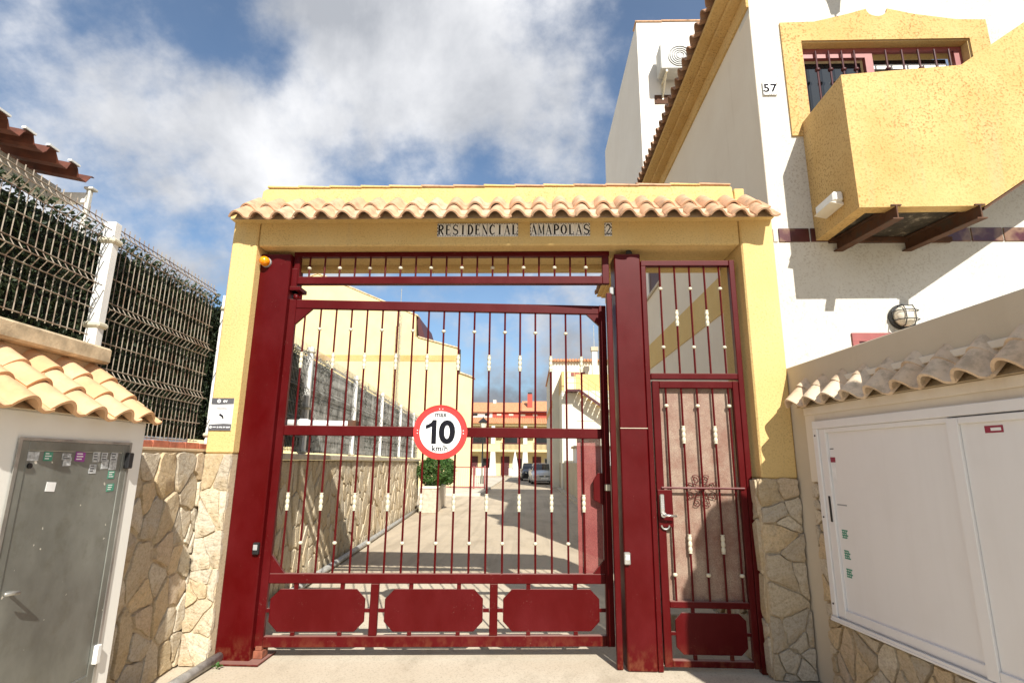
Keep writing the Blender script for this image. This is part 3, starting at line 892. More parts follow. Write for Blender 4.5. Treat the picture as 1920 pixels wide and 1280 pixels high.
for s, z, sz, b, fw, fh in (('0', 0.0, 0.272, 0.010, 0.138, 0.200), ('max', 0.141, 0.066, 0.0014, 0.100, 0.034), ('km/h', -0.134, 0.066, 0.0014, 0.130, 0.050)):
    me = text_mesh('lettering', s, sz, 'print_black', b, 0.0006, spacing=1.05)
    xs_ = [v.co.x for v in me.vertices]; ys_ = [v.co.y for v in me.vertices]
    kx, ky = fw / (max(xs_) - min(xs_)), fh / (max(ys_) - min(ys_)); ox, oy = (max(xs_) + min(xs_)) / 2, (max(ys_) + min(ys_)) / 2
    for v in me.vertices: v.co.x = (v.co.x - ox) * kx; v.co.y = (v.co.y - oy) * ky
    link('lettering', me, ss, Matrix.Translation((0.055 if s == '0' else 0.0, -0.0142, z)) @ FRONT)
part('lettering', prism_xz([(-0.074, -0.100), (-0.034, -0.100), (-0.034, 0.100), (-0.066, 0.100), (-0.080, 0.078), (-0.104, 0.062), (-0.124, 0.056), (-0.124, 0.024), (-0.098, 0.031), (-0.074, 0.044)], -0.0148, -0.0136), 'print_black', ss)
for ang in (0, 180, 86, 94):
    for dz in ((-0.012, 0.012) if ang in (0, 180) else (0,)):
        part('rivet', tube([(0.192 * math.cos(R(ang)), -0.015, 0.192 * math.sin(R(ang)) + dz), (0.192 * math.cos(R(ang)), -0.0185, 0.192 * math.sin(R(ang)) + dz)], 0.0045, 8), 'print_white', ss)

# ================================================================ pedestrian gate
pf = thing('overdoor_grille', 'fixed red bar grille above the narrow pedestrian gate', 'grille', (1.35, 0.0, 0))
part('jamb', box(0.353, 0.398, 0.0, 0.06, 0.0, 3.215), 'red_paint', pf, bevel=0.004)
part('top_rail', box(-0.398, 0.352, 0.002, 0.058, 3.165, 3.213), 'red_paint', pf, bevel=0.004)
part('rail', box(-0.355, 0.352, 0.002, 0.058, 2.180, 2.228), 'red_paint', pf, bevel=0.004)
part('stile', box(-0.398, -0.358, 0.003, 0.057, 2.18, 3.164), 'red_paint', pf, bevel=0.003)
bars(pf, [-0.235 + k * 0.1265 for k in range(5)], 2.22, 3.17, 0.03, [('ball', 2.965), ('ball', 2.452)], [('orn', 2.705)])
pg = thing('pedestrian_gate', 'narrow red pedestrian gate with perforated sheet and keypad lock', 'gate', (1.35, 0.0, 0))
part('stile', box(-0.350, -0.292, 0.0, 0.05, 0.035, 2.165), 'red_paint', pg, bevel=0.004)
part('stile', box(0.302, 0.349, 0.0, 0.05, 0.035, 2.165), 'red_paint', pg, bevel=0.004)
for z0, z1 in ((2.105, 2.163), (0.440, 0.487), (0.037, 0.083)):
    part('rail', box(-0.2915, 0.3015, 0.001, 0.049, z0, z1), 'red_paint', pg, bevel=0.004)
bars(pg, [-0.238 + k * 0.1265 for k in range(5)], 0.48, 2.11, 0.02, [('ball', 1.962), ('ball', 0.672)], [('orn', 1.730), ('orn', 0.897)])
part('perforated_sheet', box(-0.291, 0.301, 0.052, 0.055, 0.47, 2.13), 'perforated_sheet', pg)
part('cross_rod', tube([(-0.315, -0.008, 1.315), (0.33, -0.008, 1.315)], 0.0085, 8), 'red_paint', pg)
# scroll rosette
g = []
for k in range(4):
    for sgn in (-1, 1):
        pts = []
        for i in range(26):
            t = i / 25
            r = 0.008 + 0.027 * (1 - t)
            an = sgn * (t * 1.35 * 2 * math.pi) + math.pi / 4 + k * math.pi / 2
            c = Vector((math.cos(math.pi / 4 + k * math.pi / 2 + sgn * 0.36), math.sin(math.pi / 4 + k * math.pi / 2 + sgn * 0.36))) * 0.095
            pts.append((c.x + r * math.cos(an), 0.034, c.y + r * math.sin(an)))
        g.append(tube(pts, 0.0032, 5))
        g.append(tube([pts[0], (0.035 * math.cos(math.pi / 4 + k * math.pi / 2 - sgn * .5), 0.034, 0.035 * math.sin(math.pi / 4 + k * math.pi / 2 - sgn * .5)), (0, 0.034, 0)], 0.0030, 5))
part('scroll_rosette', join(*g), 'red_paint', pg, loc=(0.005, 0.0, 1.295), smooth=True)
p = part('infill_panel', octagon(-0.255, 0.272, 0.118, 0.405, 0.05, 0.016, 0.032), 'red_paint', pg, bevel=0.002)
for t in (-0.12, 0.15):
    part('tab', box(t - 0.013, t + 0.013, 0.014, 0.034, 0.4055, 0.4395), 'red_paint', p)
    part('tab', box(t - 0.013, t + 0.013, 0.014, 0.034, 0.0835, 0.1175), 'red_paint', p)
part('tab', box(-0.2912, -0.2555, 0.014, 0.034, 0.25, 0.272), 'red_paint', p)
part('tab', box(0.2725, 0.3012, 0.014, 0.034, 0.25, 0.272), 'red_paint', p)
lkb = part('lock_case', box(-0.3485, -0.235, -0.012, 0.048, 1.02, 1.30), 'red_paint', pg, bevel=0.003)
kp = part('keypad_lock', box(-0.338, -0.302, -0.034, -0.0125, 1.12, 1.268), 'chrome', pg, bevel=0.006)
for r_ in range(7):
    for c_ in range(2):
        part('key', tube([(-0.327 + c_ * 0.014, -0.034, 1.165 + r_ * 0.0135), (-0.327 + c_ * 0.014, -0.038, 1.165 + r_ * 0.0135)], 0.0045, 8), 'grey_plastic', kp)
part('rose', tube([(-0.318, -0.034, 1.115), (-0.318, -0.052, 1.115)], 0.021, 14), 'chrome', kp, smooth=False)
part('handle', tube([(-0.318, -0.05, 1.113), (-0.318, -0.068, 1.113), (-0.29, -0.074, 1.112), (-0.225, -0.072, 1.108)], [0.010, 0.011, 0.010, 0.008], 8), 'chrome', kp, smooth=True)
pcs = part('pull_ring', tube([(-0.30 + 0.03 * math.cos(R(t)), -0.013, 1.035 + 0.03 * math.sin(R(t))) for t in range(180, 361, 20)], 0.006, 6), 'galvanised', pg)

# ================================================================ fittings
be = thing('beacon_lamp', 'round amber warning beacon near the top of the left red post', 'lamp', (-2.335, 0.0, 3.20))
part('base', lathe([(0.045, 0.0), (0.045, 0.018), (0.040, 0.022)], 20, 'y'), 'grey_plastic', be)
part('lens', lathe([(0.040, 0.018), (0.043, 0.03), (0.042, 0.052), (0.034, 0.072), (0.018, 0.084), (0.004, 0.087)], 20, 'y'), 'amber_glass', be, smooth=True)
for x, z, lab in ((-2.150, 0.82, 'small grey photocell on the edge of the wide left red post'), (0.745, 0.79, 'small silver photocell low on the red post between the gates')):
    o = thing('photocell', lab, 'sensor', (x, 0.0, z), group='gate photocells')
    part('housing', box(-0.024, 0.024, -0.034, -0.001, -0.045, 0.045), 'galvanised' if x > 0 else 'black_plastic', o, bevel=0.006)
    part('eye', box(-0.016, 0.016, -0.037, -0.0345, -0.01, 0.03), 'print_silver' if x > 0 else 'grey_plastic', o)

cc = thing('security_notice', 'small white and grey security notice plate on the left yellow pier', 'notice', (-2.512, -0.1005, 1.727))
part('plate', box(-0.092, 0.092, -0.006, -0.001, 0.0, 0.262), 'print_white', cc, bevel=0.002)
part('header_band', prism_xz([(-0.092, 0.212), (-0.03, 0.209), (0.092, 0.214), (0.092, 0.262), (-0.092, 0.262)], -0.0085, -0.0065), 'print_grey', cc)
part('footer_band', prism_xz([(-0.092, 0.0), (0.092, 0.0), (0.092, 0.052), (0.03, 0.055), (-0.092, 0.048)], -0.0085, -0.0065), 'print_grey', cc)
part('round_mark', ring(0.006, 0.015, -0.0090, -0.0100, 20), 'print_white', cc, loc=(-0.03, 0, 0.237))
link('lettering', text_mesh('lettering', 'ev', 0.038, 'print_white', 0.001, 0.0004), cc, Matrix.Translation((0.022, -0.0095, 0.238)) @ FRONT)
part('round_mark', ring(0.004, 0.010, -0.0090, -0.0100, 20), 'print_white', cc, loc=(-0.074, 0, 0.026))
part('small_print', join(*[box(x_, x_ + 0.008, -0.0097, -0.0089, 0.020 + 0.0012 * (i_ % 3), 0.032 - 0.001 * (i_ % 2)) for i_, x_ in enumerate((-0.022, -0.006, 0.004, 0.014, 0.030, 0.040, 0.056, 0.066, 0.076))] + [box(-0.058, -0.030, -0.0097, -0.0089, 0.024, 0.030)]), 'print_white', cc)
part('camera_mark', join(prism_xz([(-0.02, 0.123), (0.012, 0.105), (0.020, 0.118), (-0.012, 0.137)], -0.0075, -0.0062), prism_xz([(0.004, 0.10), (0.022, 0.095), (0.024, 0.106), (0.012, 0.112)], -0.0079, -0.0064)), 'print_black', cc)
part('small_print', join(*[tf(box(-0.045, 0.045 - (k % 2) * 0.012, -0.0068, -0.0062, z, z + 0.004), Matrix.Identity(4)) for k, z in enumerate((0.172, 0.181))]), 'print_grey', cc)
part('small_print', join(*[box(-0.055, 0.055, -0.0068, -0.0062, z, z + 0.0025) for z in (0.066, 0.074)]), 'print_silver', cc)

pp = tag(part('drain_pipe', tube([(-2.36, -1.9, 0.03), (-2.37, -0.6, 0.032), (-2.355, 0.06, 0.04)], 0.034, 14), 'grey_pipe', smooth=True), 'grey plastic pipe lying on the ground at the foot of the left stone wall', 'pipe')
rw = random.Random(3)
for (x, y, n, lab) in ((-2.40, -0.02, 26, 'small green weed sprouting behind the grey pipe at the red post'), (-2.30, -0.125, 34, 'small green weed sprouting in front of the wide red post')):
    w = thing('weed', lab, 'weed', (x, y, 0), group='weeds at the gate post')
    for k in range(n // 2):
        an = rw.uniform(0, 6.28); l = rw.uniform(0.015, 0.055); z = rw.uniform(0.006, 0.04); wd = rw.uniform(0.006, 0.012)
        p0 = Vector((0.3 * l * math.cos(an), 0.3 * l * math.sin(an), z * .5)); p1 = Vector((l * math.cos(an), l * math.sin(an), z)); s = Vector((-math.sin(an), math.cos(an), 0)) * wd
        mid = (p0 + p1) / 2 + Vector((0, 0, 0.008))
        part('leaf', ([tuple(p0), tuple(mid + s), tuple(p1), tuple(mid - s)], [(0, 1, 2, 3)]), 'weed_leaf', w)
    part('stem', tube([(0, 0, 0), (0.004, 0.002, 0.02)], 0.003, 5), 'weed_leaf', w)

# ================================================================ left boundary
def lthing(name, label, cat, ly=0.0, lx=0.0, z=0.0, group=None):
    o = thing(name, label, cat, lw(lx, ly, z), TH, group)
    return o
# stone wall outside the gate
ow = lthing('stone_wall', 'stone-clad wall between the meter kiosk and the left pier', 'wall', -0.7)
part('core', box(-0.26, -0.012, -0.66, 1.10, 0.0, 1.555), 'mortar', ow)
part('coping', box(-0.27, 0.0, -0.66, 1.10, 1.556, 1.577), 'old_plaster', ow, bevel=0.004)
for k in range(8):
    part('brick', box(-0.22, -0.03, -0.645 + k * 0.205, -0.645 + k * 0.205 + 0.197, 1.578, 1.622 + 0.004 * (k % 2)), 'brick_red', ow, bevel=0.003)
stones(ow, 1.40, 1.55, 62, 4, 'stone', (-0.012, -0.655, 0.0), (0, 1, 0), joint=0.007, depth=0.020, tall=1.35)
# higher rendered wall behind the kiosk
hw = lthing('rendered_wall', 'taller stained plaster wall with overhanging coping above the kiosk roof', 'wall', -2.4)
part('body', box(-0.26, 0.0, -1.6, 0.98, 0.0, 2.03), 'old_plaster', hw)
part('coping', box(-0.30, 0.07, -1.6, 0.985, 2.032, 2.125), 'worn_coping', hw, bevel=0.012)

# meter kiosk
mk = lthing('meter_kiosk', 'white rendered meter kiosk with clay tile roof and grey metal door at the left', 'kiosk', -2.2)
part('body', prism_xz([(0.004, 0.0), (0.279, 0.0), (0.279, 1.70), (0.004, 1.93)], -1.4, 0.865), 'kiosk_white', mk, bevel=0.006)
TK3 = tile_mesh('roof_tile', 0.205, 0.24, 'kiosk_tile', h=0.048, th=0.015)
ks = R(34)
tile_rows(mk, TK3, (0.350, -1.38, 1.695), (0, 1, 0), (-math.cos(ks), 0, math.sin(ks)), 11, 0.205, 3, 0.155, 8)
part('roof_bed', prism_xz([(0.32, 1.702), (0.02, 1.942), (0.02, 1.93), (0.30, 1.70)], -1.38, 0.86), 'mortar', mk)
md = part('metal_door', box(0.2620, 0.2825, 0.062, 0.685, 0.43, 1.528), 'door_metal', mk, bevel=0.004)
part('door_frame', join(box(0.2560, 0.2860, 0.018, 0.0605, 0.38, 1.572), box(0.2560, 0.2860, 0.6865, 0.729, 0.38, 1.572), box(0.2560, 0.2860, 0.061, 0.686, 1.530, 1.572), box(0.2560, 0.2860, 0.061, 0.686, 0.38, 0.428)), 'door_metal', mk, bevel=0.002)
part('frame_lip', join(box(0.2860, 0.2890, 0.000, 0.018, 0.36, 1.585), box(0.2860, 0.2890, 0.729, 0.747, 0.36, 1.585), box(0.2860, 0.2890, 0.018, 0.729, 1.572, 1.585)), 'galvanised', mk)
part('hinge', box(0.2780, 0.3110, 0.705, 0.745, 1.445, 1.53), 'black_plastic', md, bevel=0.004)
part('hinge', box(0.2780, 0.3060, 0.705, 0.738, 0.47, 0.56), 'white_paint', md, bevel=0.004)
part('lock', tube([(0.2780, 0.062 + 0.02, 1.464), (0.2900, 0.062 + 0.02, 1.464)], 0.012, 10), 'black_plastic', md)
part('handle', tube([(0.2760, 0.10, 0.945), (0.33, 0.10, 0.945), (0.3210, 0.04, 0.950)], 0.008, 8), 'galvanised', md, smooth=True)
STK = [(-2.106, 1.528, .062, .038, 'print_silver', 0), (-2.023, 1.525, .05, .04, 'print_green', 1), (-1.913, 1.532, .055, .03, 'print_silver', 1), (-1.904, 1.482, .05, .04, 'print_silver', 0), (-1.825, 1.520, .065, .045, 'print_purple', 1),
       (-1.713, 1.518, .05, .05, 'print_silver', 1), (-1.654, 1.519, .045, .045, 'print_silver', 1), (-1.579, 1.514, .055, .05, 'print_silver', 1), (-1.642, 1.468, .05, .045, 'print_silver', 0), (-1.579, 1.462, .055, .045, 'print_silver', 0),
       (-1.725, 1.446, .05, .045, 'print_silver', 1), (-1.579, 1.414, .05, .04, 'print_green', 1), (-1.570, 1.348, .055, .038, 'print_green', 1), (-1.975, 1.369, .055, .042, 'print_white', 0)]
rs = random.Random(9)
for ly, z, w, h, mt, lines in STK:
    yy = ly + 2.2
    z = min(z, 1.505)
    st = part('sticker', tf(box(0.0, 0.0012, -w / 2, w / 2, -h / 2, h / 2), Matrix.Translation((0.2832, yy, z)) @ Matrix.Rotation(rs.uniform(-.08, .08), 4, 'X')), mt, md)
    if lines:
        part('print', join(*[box(0.2848, 0.2852, yy - w * .38, yy + w * rs.uniform(0.05, .38), z - h * .3 + k * h * .28, z - h * .3 + k * h * .28 + h * .12) for k in range(3)]), 'print_white' if mt != 'print_silver' else 'print_grey', st)

# --- mesh fence ---------------------------------------------------------------
def wire_path(z0, z1, bends):
    pts = [(0, 0, z0)]
    for b in sorted(bends):
        pts += [(0, 0, b - 0.045), (0.032, 0, b), (0, 0, b + 0.045)]
    pts.append((0, 0, z1))
    return pts
def fence_post(ly, z0, z1, label, collars):
    o = lthing('fence_post', label, 'post', ly, -0.06, z0, 'white posts of the mesh fence')
    part('shaft', box(-0.035, 0.035, -0.03, 0.03, 0, z1 - z0), 'white_paint', o, bevel=0.004)
    for c in collars:
        part('collar', box(-0.052, 0.052, -0.047, 0.047, c - z0 - 0.02, c - z0 + 0.016), 'cream_paint', o, bevel=0.012)
    return o
def mesh_panel(ly0, ly1, z0, z1, bends, rows, label, near, lx=-0.06, mat='mesh_wire', step=0.05, r=0.0034):
    o = lthing('mesh_panel', label, 'fence panel', (ly0 + ly1) / 2, lx, z0, 'wire mesh fence panels along the wall')
    L = ly1 - ly0
    n = int(L / step)
    pts = [(p[0], 0, p[2] - z0) for p in wire_path(z0, z1 + 0.035, bends)]
    wg = tube(pts, r, 4)
    if near:
        me = mesh('vertical_wire', wg, mat)
        for k in range(n + 1):
            link('vertical_wire', me, o, loc=(0, -L / 2 + k * step, 0))
    else:
        w = part('vertical_wires', join(*[tf(wg, Matrix.Translation((0, -L / 2 + k * step, 0))) for k in range(n + 1)]), mat, o)
        w['kind'] = 'stuff'
    hs = [(0.006, z) for z in rows]
    for b in bends: hs += [(0.0, b - 0.05), (0.036, b), (0.0, b + 0.05)]
    me = mesh('horizontal_wire', tube([(0, -L / 2, 0), (0, L / 2, 0)], r * (1.1 if near else 0.75), 4), mat)
    for x, z in hs:
        link('horizontal_wire', me, o, loc=(x + r, 0, z - z0))
    return o
fence_post(-1.415, 1.62, 2.92, 'white square fence post at the end of the plaster wall, above the kiosk', (2.80, 2.27))
fence_post(0.10, 1.59, 2.92, 'white fence post tucked against the outer side of the left pier', (2.80, 1.70))
mesh_panel(-3.32, -1.47, 2.19, 2.90, [2.85, 2.50], [2.20, 2.36, 2.68], 'rusty wire mesh panel at the far left, above the plaster coping', True)
mesh_panel(-1.36, -0.12, 1.63, 2.90, [1.98, 2.38, 2.85], [1.64, 1.78, 2.18, 2.58], 'rusty wire mesh panel between the kiosk post and the left pier', True)
posts_ly = [2.40, 4.86, 7.25, 9.75, 12.2]
for i, ly in enumerate(posts_ly):
    fence_post(ly, 1.57, 2.94, 'white fence post on the drive wall behind the gate, %s from the gateway' % ORD[i], (2.88, 2.15, 1.60))
prev = 0.50
for i, ly in enumerate(posts_ly + [13.55]):
    mesh_panel(prev + 0.05, ly - 0.05, 1.60, 2.92, [1.98, 2.38, 2.80], [1.62, 1.78, 2.18, 2.58], 'weathered wire mesh panel on the drive wall, %s bay behind the gateway' % ORD[i], False, mat='mesh_wire_dark', step=0.05 if i < 2 else 0.1, r=0.004 if i < 2 else 0.005)
    prev = ly

# --- hedge screen tied behind the mesh ----------------------------------------
def hedge(ly0, ly1, z0, z1, seed, n, label, mat, back, holes=0.0, top=0.08):
    rnd = random.Random(seed)
    o = lthing('hedge_screen', label, 'hedge', (ly0 + ly1) / 2, -0.13, z0)
    L = ly1 - ly0
    part('backing', box(-0.05, -0.035, -L / 2, L / 2, 0.0, z1 - z0 - 0.03), back, o)
    P, Nn = [], []
    while len(P) < n:
        y = rnd.uniform(-L / 2, L / 2); z = rnd.uniform(0, z1 - z0 + rnd.random() * top)
        if holes and math.sin(y * 5.1 + seed) * math.sin(y * 2.3 + z * 1.7) + 0.35 * math.sin(y * 13 + 5 * z) > 0.55 - holes: continue
        P.append((rnd.uniform(-0.03, 0.035), y, z)); Nn.append((1, 0, 0.3))
    w = link('leaves', mesh('leaves', leaf_cloud(P, 0.019, seed, Nn, 0.35), mat, fix=False), o)
    w['kind'] = 'stuff'
hedge(-3.4, 2.35, 1.66, 2.84, 2, 34000, 'dark green artificial hedge screen behind the mesh outside the gate', 'hedge_leaf', 'hedge_dark')
hedge(2.36, 13.6, 1.60, 2.88, 6, 9000, 'faded hedge screen behind the mesh along the drive', 'faded_leaf', 'shade_cloth', 0.62)

# --- drive wall -----------------------------------------------------------------
dw = lthing('drive_wall', 'long stone-clad wall on the left of the drive behind the gate', 'wall', 7.0)
part('core', box(-0.26, -0.012, -6.5, 6.6, 0.0, 1.50), 'mortar', dw)
part('coping', box(-0.29, 0.045, -6.5, 6.62, 1.502, 1.572), 'sill_stone', dw, bevel=0.008)
stones(dw, 13.08, 1.49, 290, 14, 'drive_stone', (-0.012, -6.49, 0.005), (0, 1, 0), joint=0.009, depth=0.02, tall=1.7, grow=0.75)
c = tag(part('conduit_pipe', tube([lw(0.09, 0.6, 0.05), lw(0.09, 4.5, 0.05), lw(0.08, 9, 0.05), lw(0.09, 13.4, 0.05)], 0.045, 10), 'grey_pipe', smooth=True), 'grey conduit pipe running along the foot of the drive wall', 'pipe')

# --- neighbour's terrace roof at the top left --------------------------------------
tr = lthing('terrace_roof', 'red-brown corrugated terrace roof with white trim above the hedge at the top left', 'roof', -0.9, -2.36, 0.0)
V, Fc = [], []
nb = 60
Lr = 2.15
for i in range(nb + 1):
    y = -Lr / 2 + Lr * i / nb
    ph = (i / nb * Lr / 0.30) % 1.0
    z = 0.05 if ph < 0.30 else (0.05 - 0.11 * (ph - 0.30) / 0.15 if ph < 0.45 else (-0.06 if ph < 0.85 else -0.06 + 0.11 * (ph - 0.85) / 0.15))
    V += [(0.0, y, 4.62 + z), (-2.2, y, 5.02 + z)]
for i in range(nb):
    Fc.append((2 * i, 2 * i + 2, 2 * i + 3, 2 * i + 1))
V2 = [(x, y, z + 0.008) for x, y, z in V]
o_ = len(V)
F2 = [tuple(reversed([q + o_ for q in f])) for f in Fc]
tr.location = lw(-2.36, 0.22, 0.0)
part('corrugated_sheet', (V + V2, Fc + F2 + [(2 * i, 2 * i + o_, 2 * i + 2 + o_, 2 * i + 2) for i in range(nb)]), 'roof_sheet', tr)
cren = []
for k in range(8):
    y = -Lr / 2 + k * 0.30
    if y + 0.09 < Lr / 2: cren.append(box(-0.03, 0.012, y - 0.02, y + 0.115, 4.679, 4.70))
part('edge_trim', join(*cren), 'white_paint', tr)
part('gutter_beam', box(-0.55, -0.42, -Lr / 2, Lr / 2 + 0.10, 4.38, 4.58), 'white_render', tr, bevel=0.01)
part('wall_plate', box(-0.42, -0.02, Lr / 2 - 0.02, Lr / 2 + 0.05, 4.36, 4.48), 'white_paint', tr)
part('end_post', join(box(-0.05, 0.0, Lr / 2 - 0.02, Lr / 2 + 0.03, 0.0, 4.52), box(-0.07, 0.03, Lr / 2 - 0.04, Lr / 2 + 0.06, 4.521, 4.55)), 'white_render', tr, bevel=0.006)

# ================================================================ right boundary: parapet and meter cabinet
RW = Vector((1.96, -0.10, 0))
def rw_(lx, ly, z=0.0):
    return (RW.x + lx * math.cos(TW) - ly * math.sin(TW), RW.y + lx * math.sin(TW) + ly * math.cos(TW), z)
bw = thing('boundary_wall', 'smooth beige boundary wall behind the white cabinet at the right', 'wall', rw_(0.1, -1.6), TW)
part('body', prism_yz([(-1.9, 0.0), (1.90, 0.0), (1.90, 2.25), (-0.35, 2.312), (-1.9, 2.36)], 0.0, 0.22), 'beige_render', bw, bevel=0.006)
part('shadow_blocker', box(-0.13, 0.45, -1.62, -1.20, 0.0, 3.06), 'beige_render', bw, bevel=0.01)  # unseen pillar, added out of view to cast the shadow on the pedestrian gate
part('shadow_blocker_top', lathe([(0.36, 3.061), (0.37, 3.13), (0.20, 3.18), (0.25, 3.34), (0.26, 3.48), (0.17, 3.64), (0.03, 3.72)], 16), 'beige_render', bw, loc=(0.20, -1.41, 0), smooth=True)  # domed top added to round off the outline of that shadow
part('ledge', box(-0.022, -0.001, -1.9, 0.965, 2.06, 2.10), 'cream_render', bw, bevel=0.004)
mc = thing('meter_cabinet', 'low kiosk with white sliding aluminium doors and tiled top at the right', 'cabinet', (2.211, -1.611, -0.042), TW)
mc.scale = (1.028, 1.028, 1.028)
Y = lambda ly: ly + 1.6
# masonry round the doors
part('jamb_wall', box(0.0, 0.098, Y(-0.43), Y(-0.317), 1.385, 1.905), 'cream_render', mc, bevel=0.004)
part('lintel', box(0.001, 0.097, -1.8, Y(-0.432), 1.802, 1.905), 'cream_render', mc)
part('lintel_band', box(-0.014, 0.0, -1.8, Y(-0.33), 1.850, 1.905), 'cream_render', mc, bevel=0.003)
part('plinth', box(0.02, 0.098, -1.8, Y(-0.317), 0.0, 0.515), 'mortar', mc)
part('plinth', box(0.02, 0.098, Y(-0.434), Y(-0.317), 0.516, 1.383), 'mortar', mc)
stones(mc, 1.9, 0.50, 42, 51, 'stone', (0.02, Y(-0.32), 0.0), (0, -1, 0), joint=0.007, depth=0.020, tall=1.2)
stones(mc, 0.112, 0.87, 10, 57, 'stone', (0.02, Y(-0.32), 0.51), (0, -1, 0), joint=0.006, depth=0.026)
TO = tile_mesh('roof_tile', 0.2, 0.28, 'old_tile', h=0.062, th=0.016)
cs = R(46)
tile_rows(mc, TO, (-0.072, Y(-0.262), 1.905), (0, -1, 0), (math.cos(cs), 0, math.sin(cs)), 14, 0.2, 1, 0.2, 77)
tile_rows(mc, TO, (0.015, Y(-0.262), 2.000), (0, -1, 0), (math.cos(cs), 0, math.sin(cs)), 14, 0.2, 1, 0.2, 78)
part('roof_bed', prism_xz([(-0.045, 1.907), (0.098, 1.907), (0.098, 2.03)], -1.8, Y(-0.30)), 'mortar', mc)
# aluminium frame and sliding doors
part('frame', join(box(-0.03, 0.02, -1.8, Y(-0.433), 1.745, 1.800), box(-0.03, 0.02, Y(-0.482), Y(-0.433), 0.53, 1.745)), 'white_aluminium', mc, bevel=0.004)
part('track', join(box(-0.045, 0.02, -1.8, Y(-0.433), 0.516, 0.529), box(-0.042, -0.037, -1.8, Y(-0.44), 0.529, 0.545), box(-0.014, -0.009, -1.8, Y(-0.49), 0.529, 0.545)), 'white_aluminium', mc, bevel=0.001)
d1 = part('sliding_door', box(-0.004, 0.006, Y(-1.515), Y(-0.555), 0.60, 1.715), 'white_aluminium', mc)
part('door_stile', join(box(-0.020, 0.014, Y(-0.553), Y(-0.484), 0.546, 1.744), box(-0.020, 0.014, Y(-1.515), Y(-0.555), 0.546, 0.60), box(-0.020, 0.014, Y(-1.515), Y(-0.555), 1.7155, 1.744)), 'white_aluminium', d1, bevel=0.003)
part('pull_slot', box(-0.024, -0.0195, Y(-0.535), Y(-0.515), 1.135, 1.30), 'black_plastic', d1, bevel=0.002)
part('slot_line', box(-0.0055, -0.0045, Y(-0.665), Y(-0.575), 1.245, 1.253), 'grey_plastic', d1)
for k, z in enumerate((1.068, 0.943, 0.832)):
    s = part('stamp', join(*[box(-0.0052, -0.0045, Y(-0.625 - 0.018 * ((r_ + k) % 2)), Y(-0.588), z - 0.026 + r_ * 0.015, z - 0.018 + r_ * 0.015) for r_ in range(4)] + [box(-0.0054, -0.0046, Y(-0.632 + q_ * 0.016), Y(-0.626 + q_ * 0.016), z - 0.026, z + 0.026) for q_ in range(3)]), 'print_green', d1)
part('sticker', box(-0.0055, -0.0045, Y(-0.605), Y(-0.558), 1.520, 1.553), 'print_burgundy', d1)
part('sticker', box(-0.0055, -0.0045, Y(-0.600), Y(-0.558), 1.400, 1.512), 'print_white', d1)
part('print', box(-0.0056, -0.0047, Y(-0.600), Y(-0.565), 1.605, 1.611), 'print_grey', d1)
d2 = part('sliding_door', box(-0.022, -0.012, -1.6, Y(-1.585), 0.60, 1.705), 'white_aluminium', mc)
part('door_stile', join(box(-0.036, -0.005, Y(-1.583), Y(-1.518), 0.546, 1.738), box(-0.036, -0.005, -1.6, Y(-1.585), 0.546, 0.60), box(-0.036, -0.005, -1.6, Y(-1.585), 1.7055, 1.738)), 'white_aluminium', d2, bevel=0.003)
part('sticker', box(-0.0235, -0.0225, Y(-1.80), Y(-1.71), 1.655, 1.688), 'print_burgundy', d2)
part('print', box(-0.0242, -0.0236, Y(-1.79), Y(-1.74), 1.664, 1.678), 'print_white', d2)
part('screw', join(*[tube([(-0.030, Y(-0.458), z), (-0.0335, Y(-0.458), z)], 0.006, 8) for z in (1.70, 1.16, 0.62)]), 'black_plastic', mc)

# ================================================================ low stone wall along the right of the drive
rl = thing('stone_wall', 'low stone-clad wall seen behind the pedestrian gate along the house', 'wall', (1.80, 0.46, 0))
part('core', box(0.014, 0.30, 0.0, 8.4, 0.0, 1.38), 'mortar', rl)
stones(rl, 3.4, 1.37, 60, 61, 'stone', (0.014, 3.4, 0.0), (0, -1, 0), joint=0.010, depth=0.022, tall=1.2)
stones(rl, 5.0, 1.37, 55, 62, 'stone', (0.014, 8.39, 0.0), (0, -1, 0), joint=0.010, depth=0.022)
part('coping', box(-0.03, 0.32, 0.0, 8.42, 1.382, 1.44), 'sill_stone', rl, bevel=0.006)
st = thing('door_step', 'low concrete step just inside the pedestrian gate', 'step', (1.38, 1.2, 0))
part('slab', box(-0.42, 0.37, -0.2, 0.3, 0.0, 0.15), 'concrete', st, bevel=0.01)

# ================================================================ house number 57
YF, XS = 0.90, 2.514
hs = thing('house', 'white two-storey house with yellow trim and outside stair at the right', 'house', (4.5, 3.0, 0))
HO = Vector((4.5, 3.0, 0))
def hpart(name, g, mat, parent=None, **k):
    return part(name, tf(g, Matrix.Translation(-HO)), mat, parent or hs, **k)
WX0, WX1, WZ0, WZ1 = 3.05, 4.90, 4.75, 6.175
hpart('front_wall', join(box(XS, WX0, YF, YF + 0.30, 0.0, 9.0), box(WX1, 9.0, YF, YF + 0.30, 0.0, 9.0), box(WX0, WX1, YF, YF + 0.30, 0.0, WZ0), box(WX0, WX1, YF, YF + 0.30, WZ1, 9.0)), 'white_render')
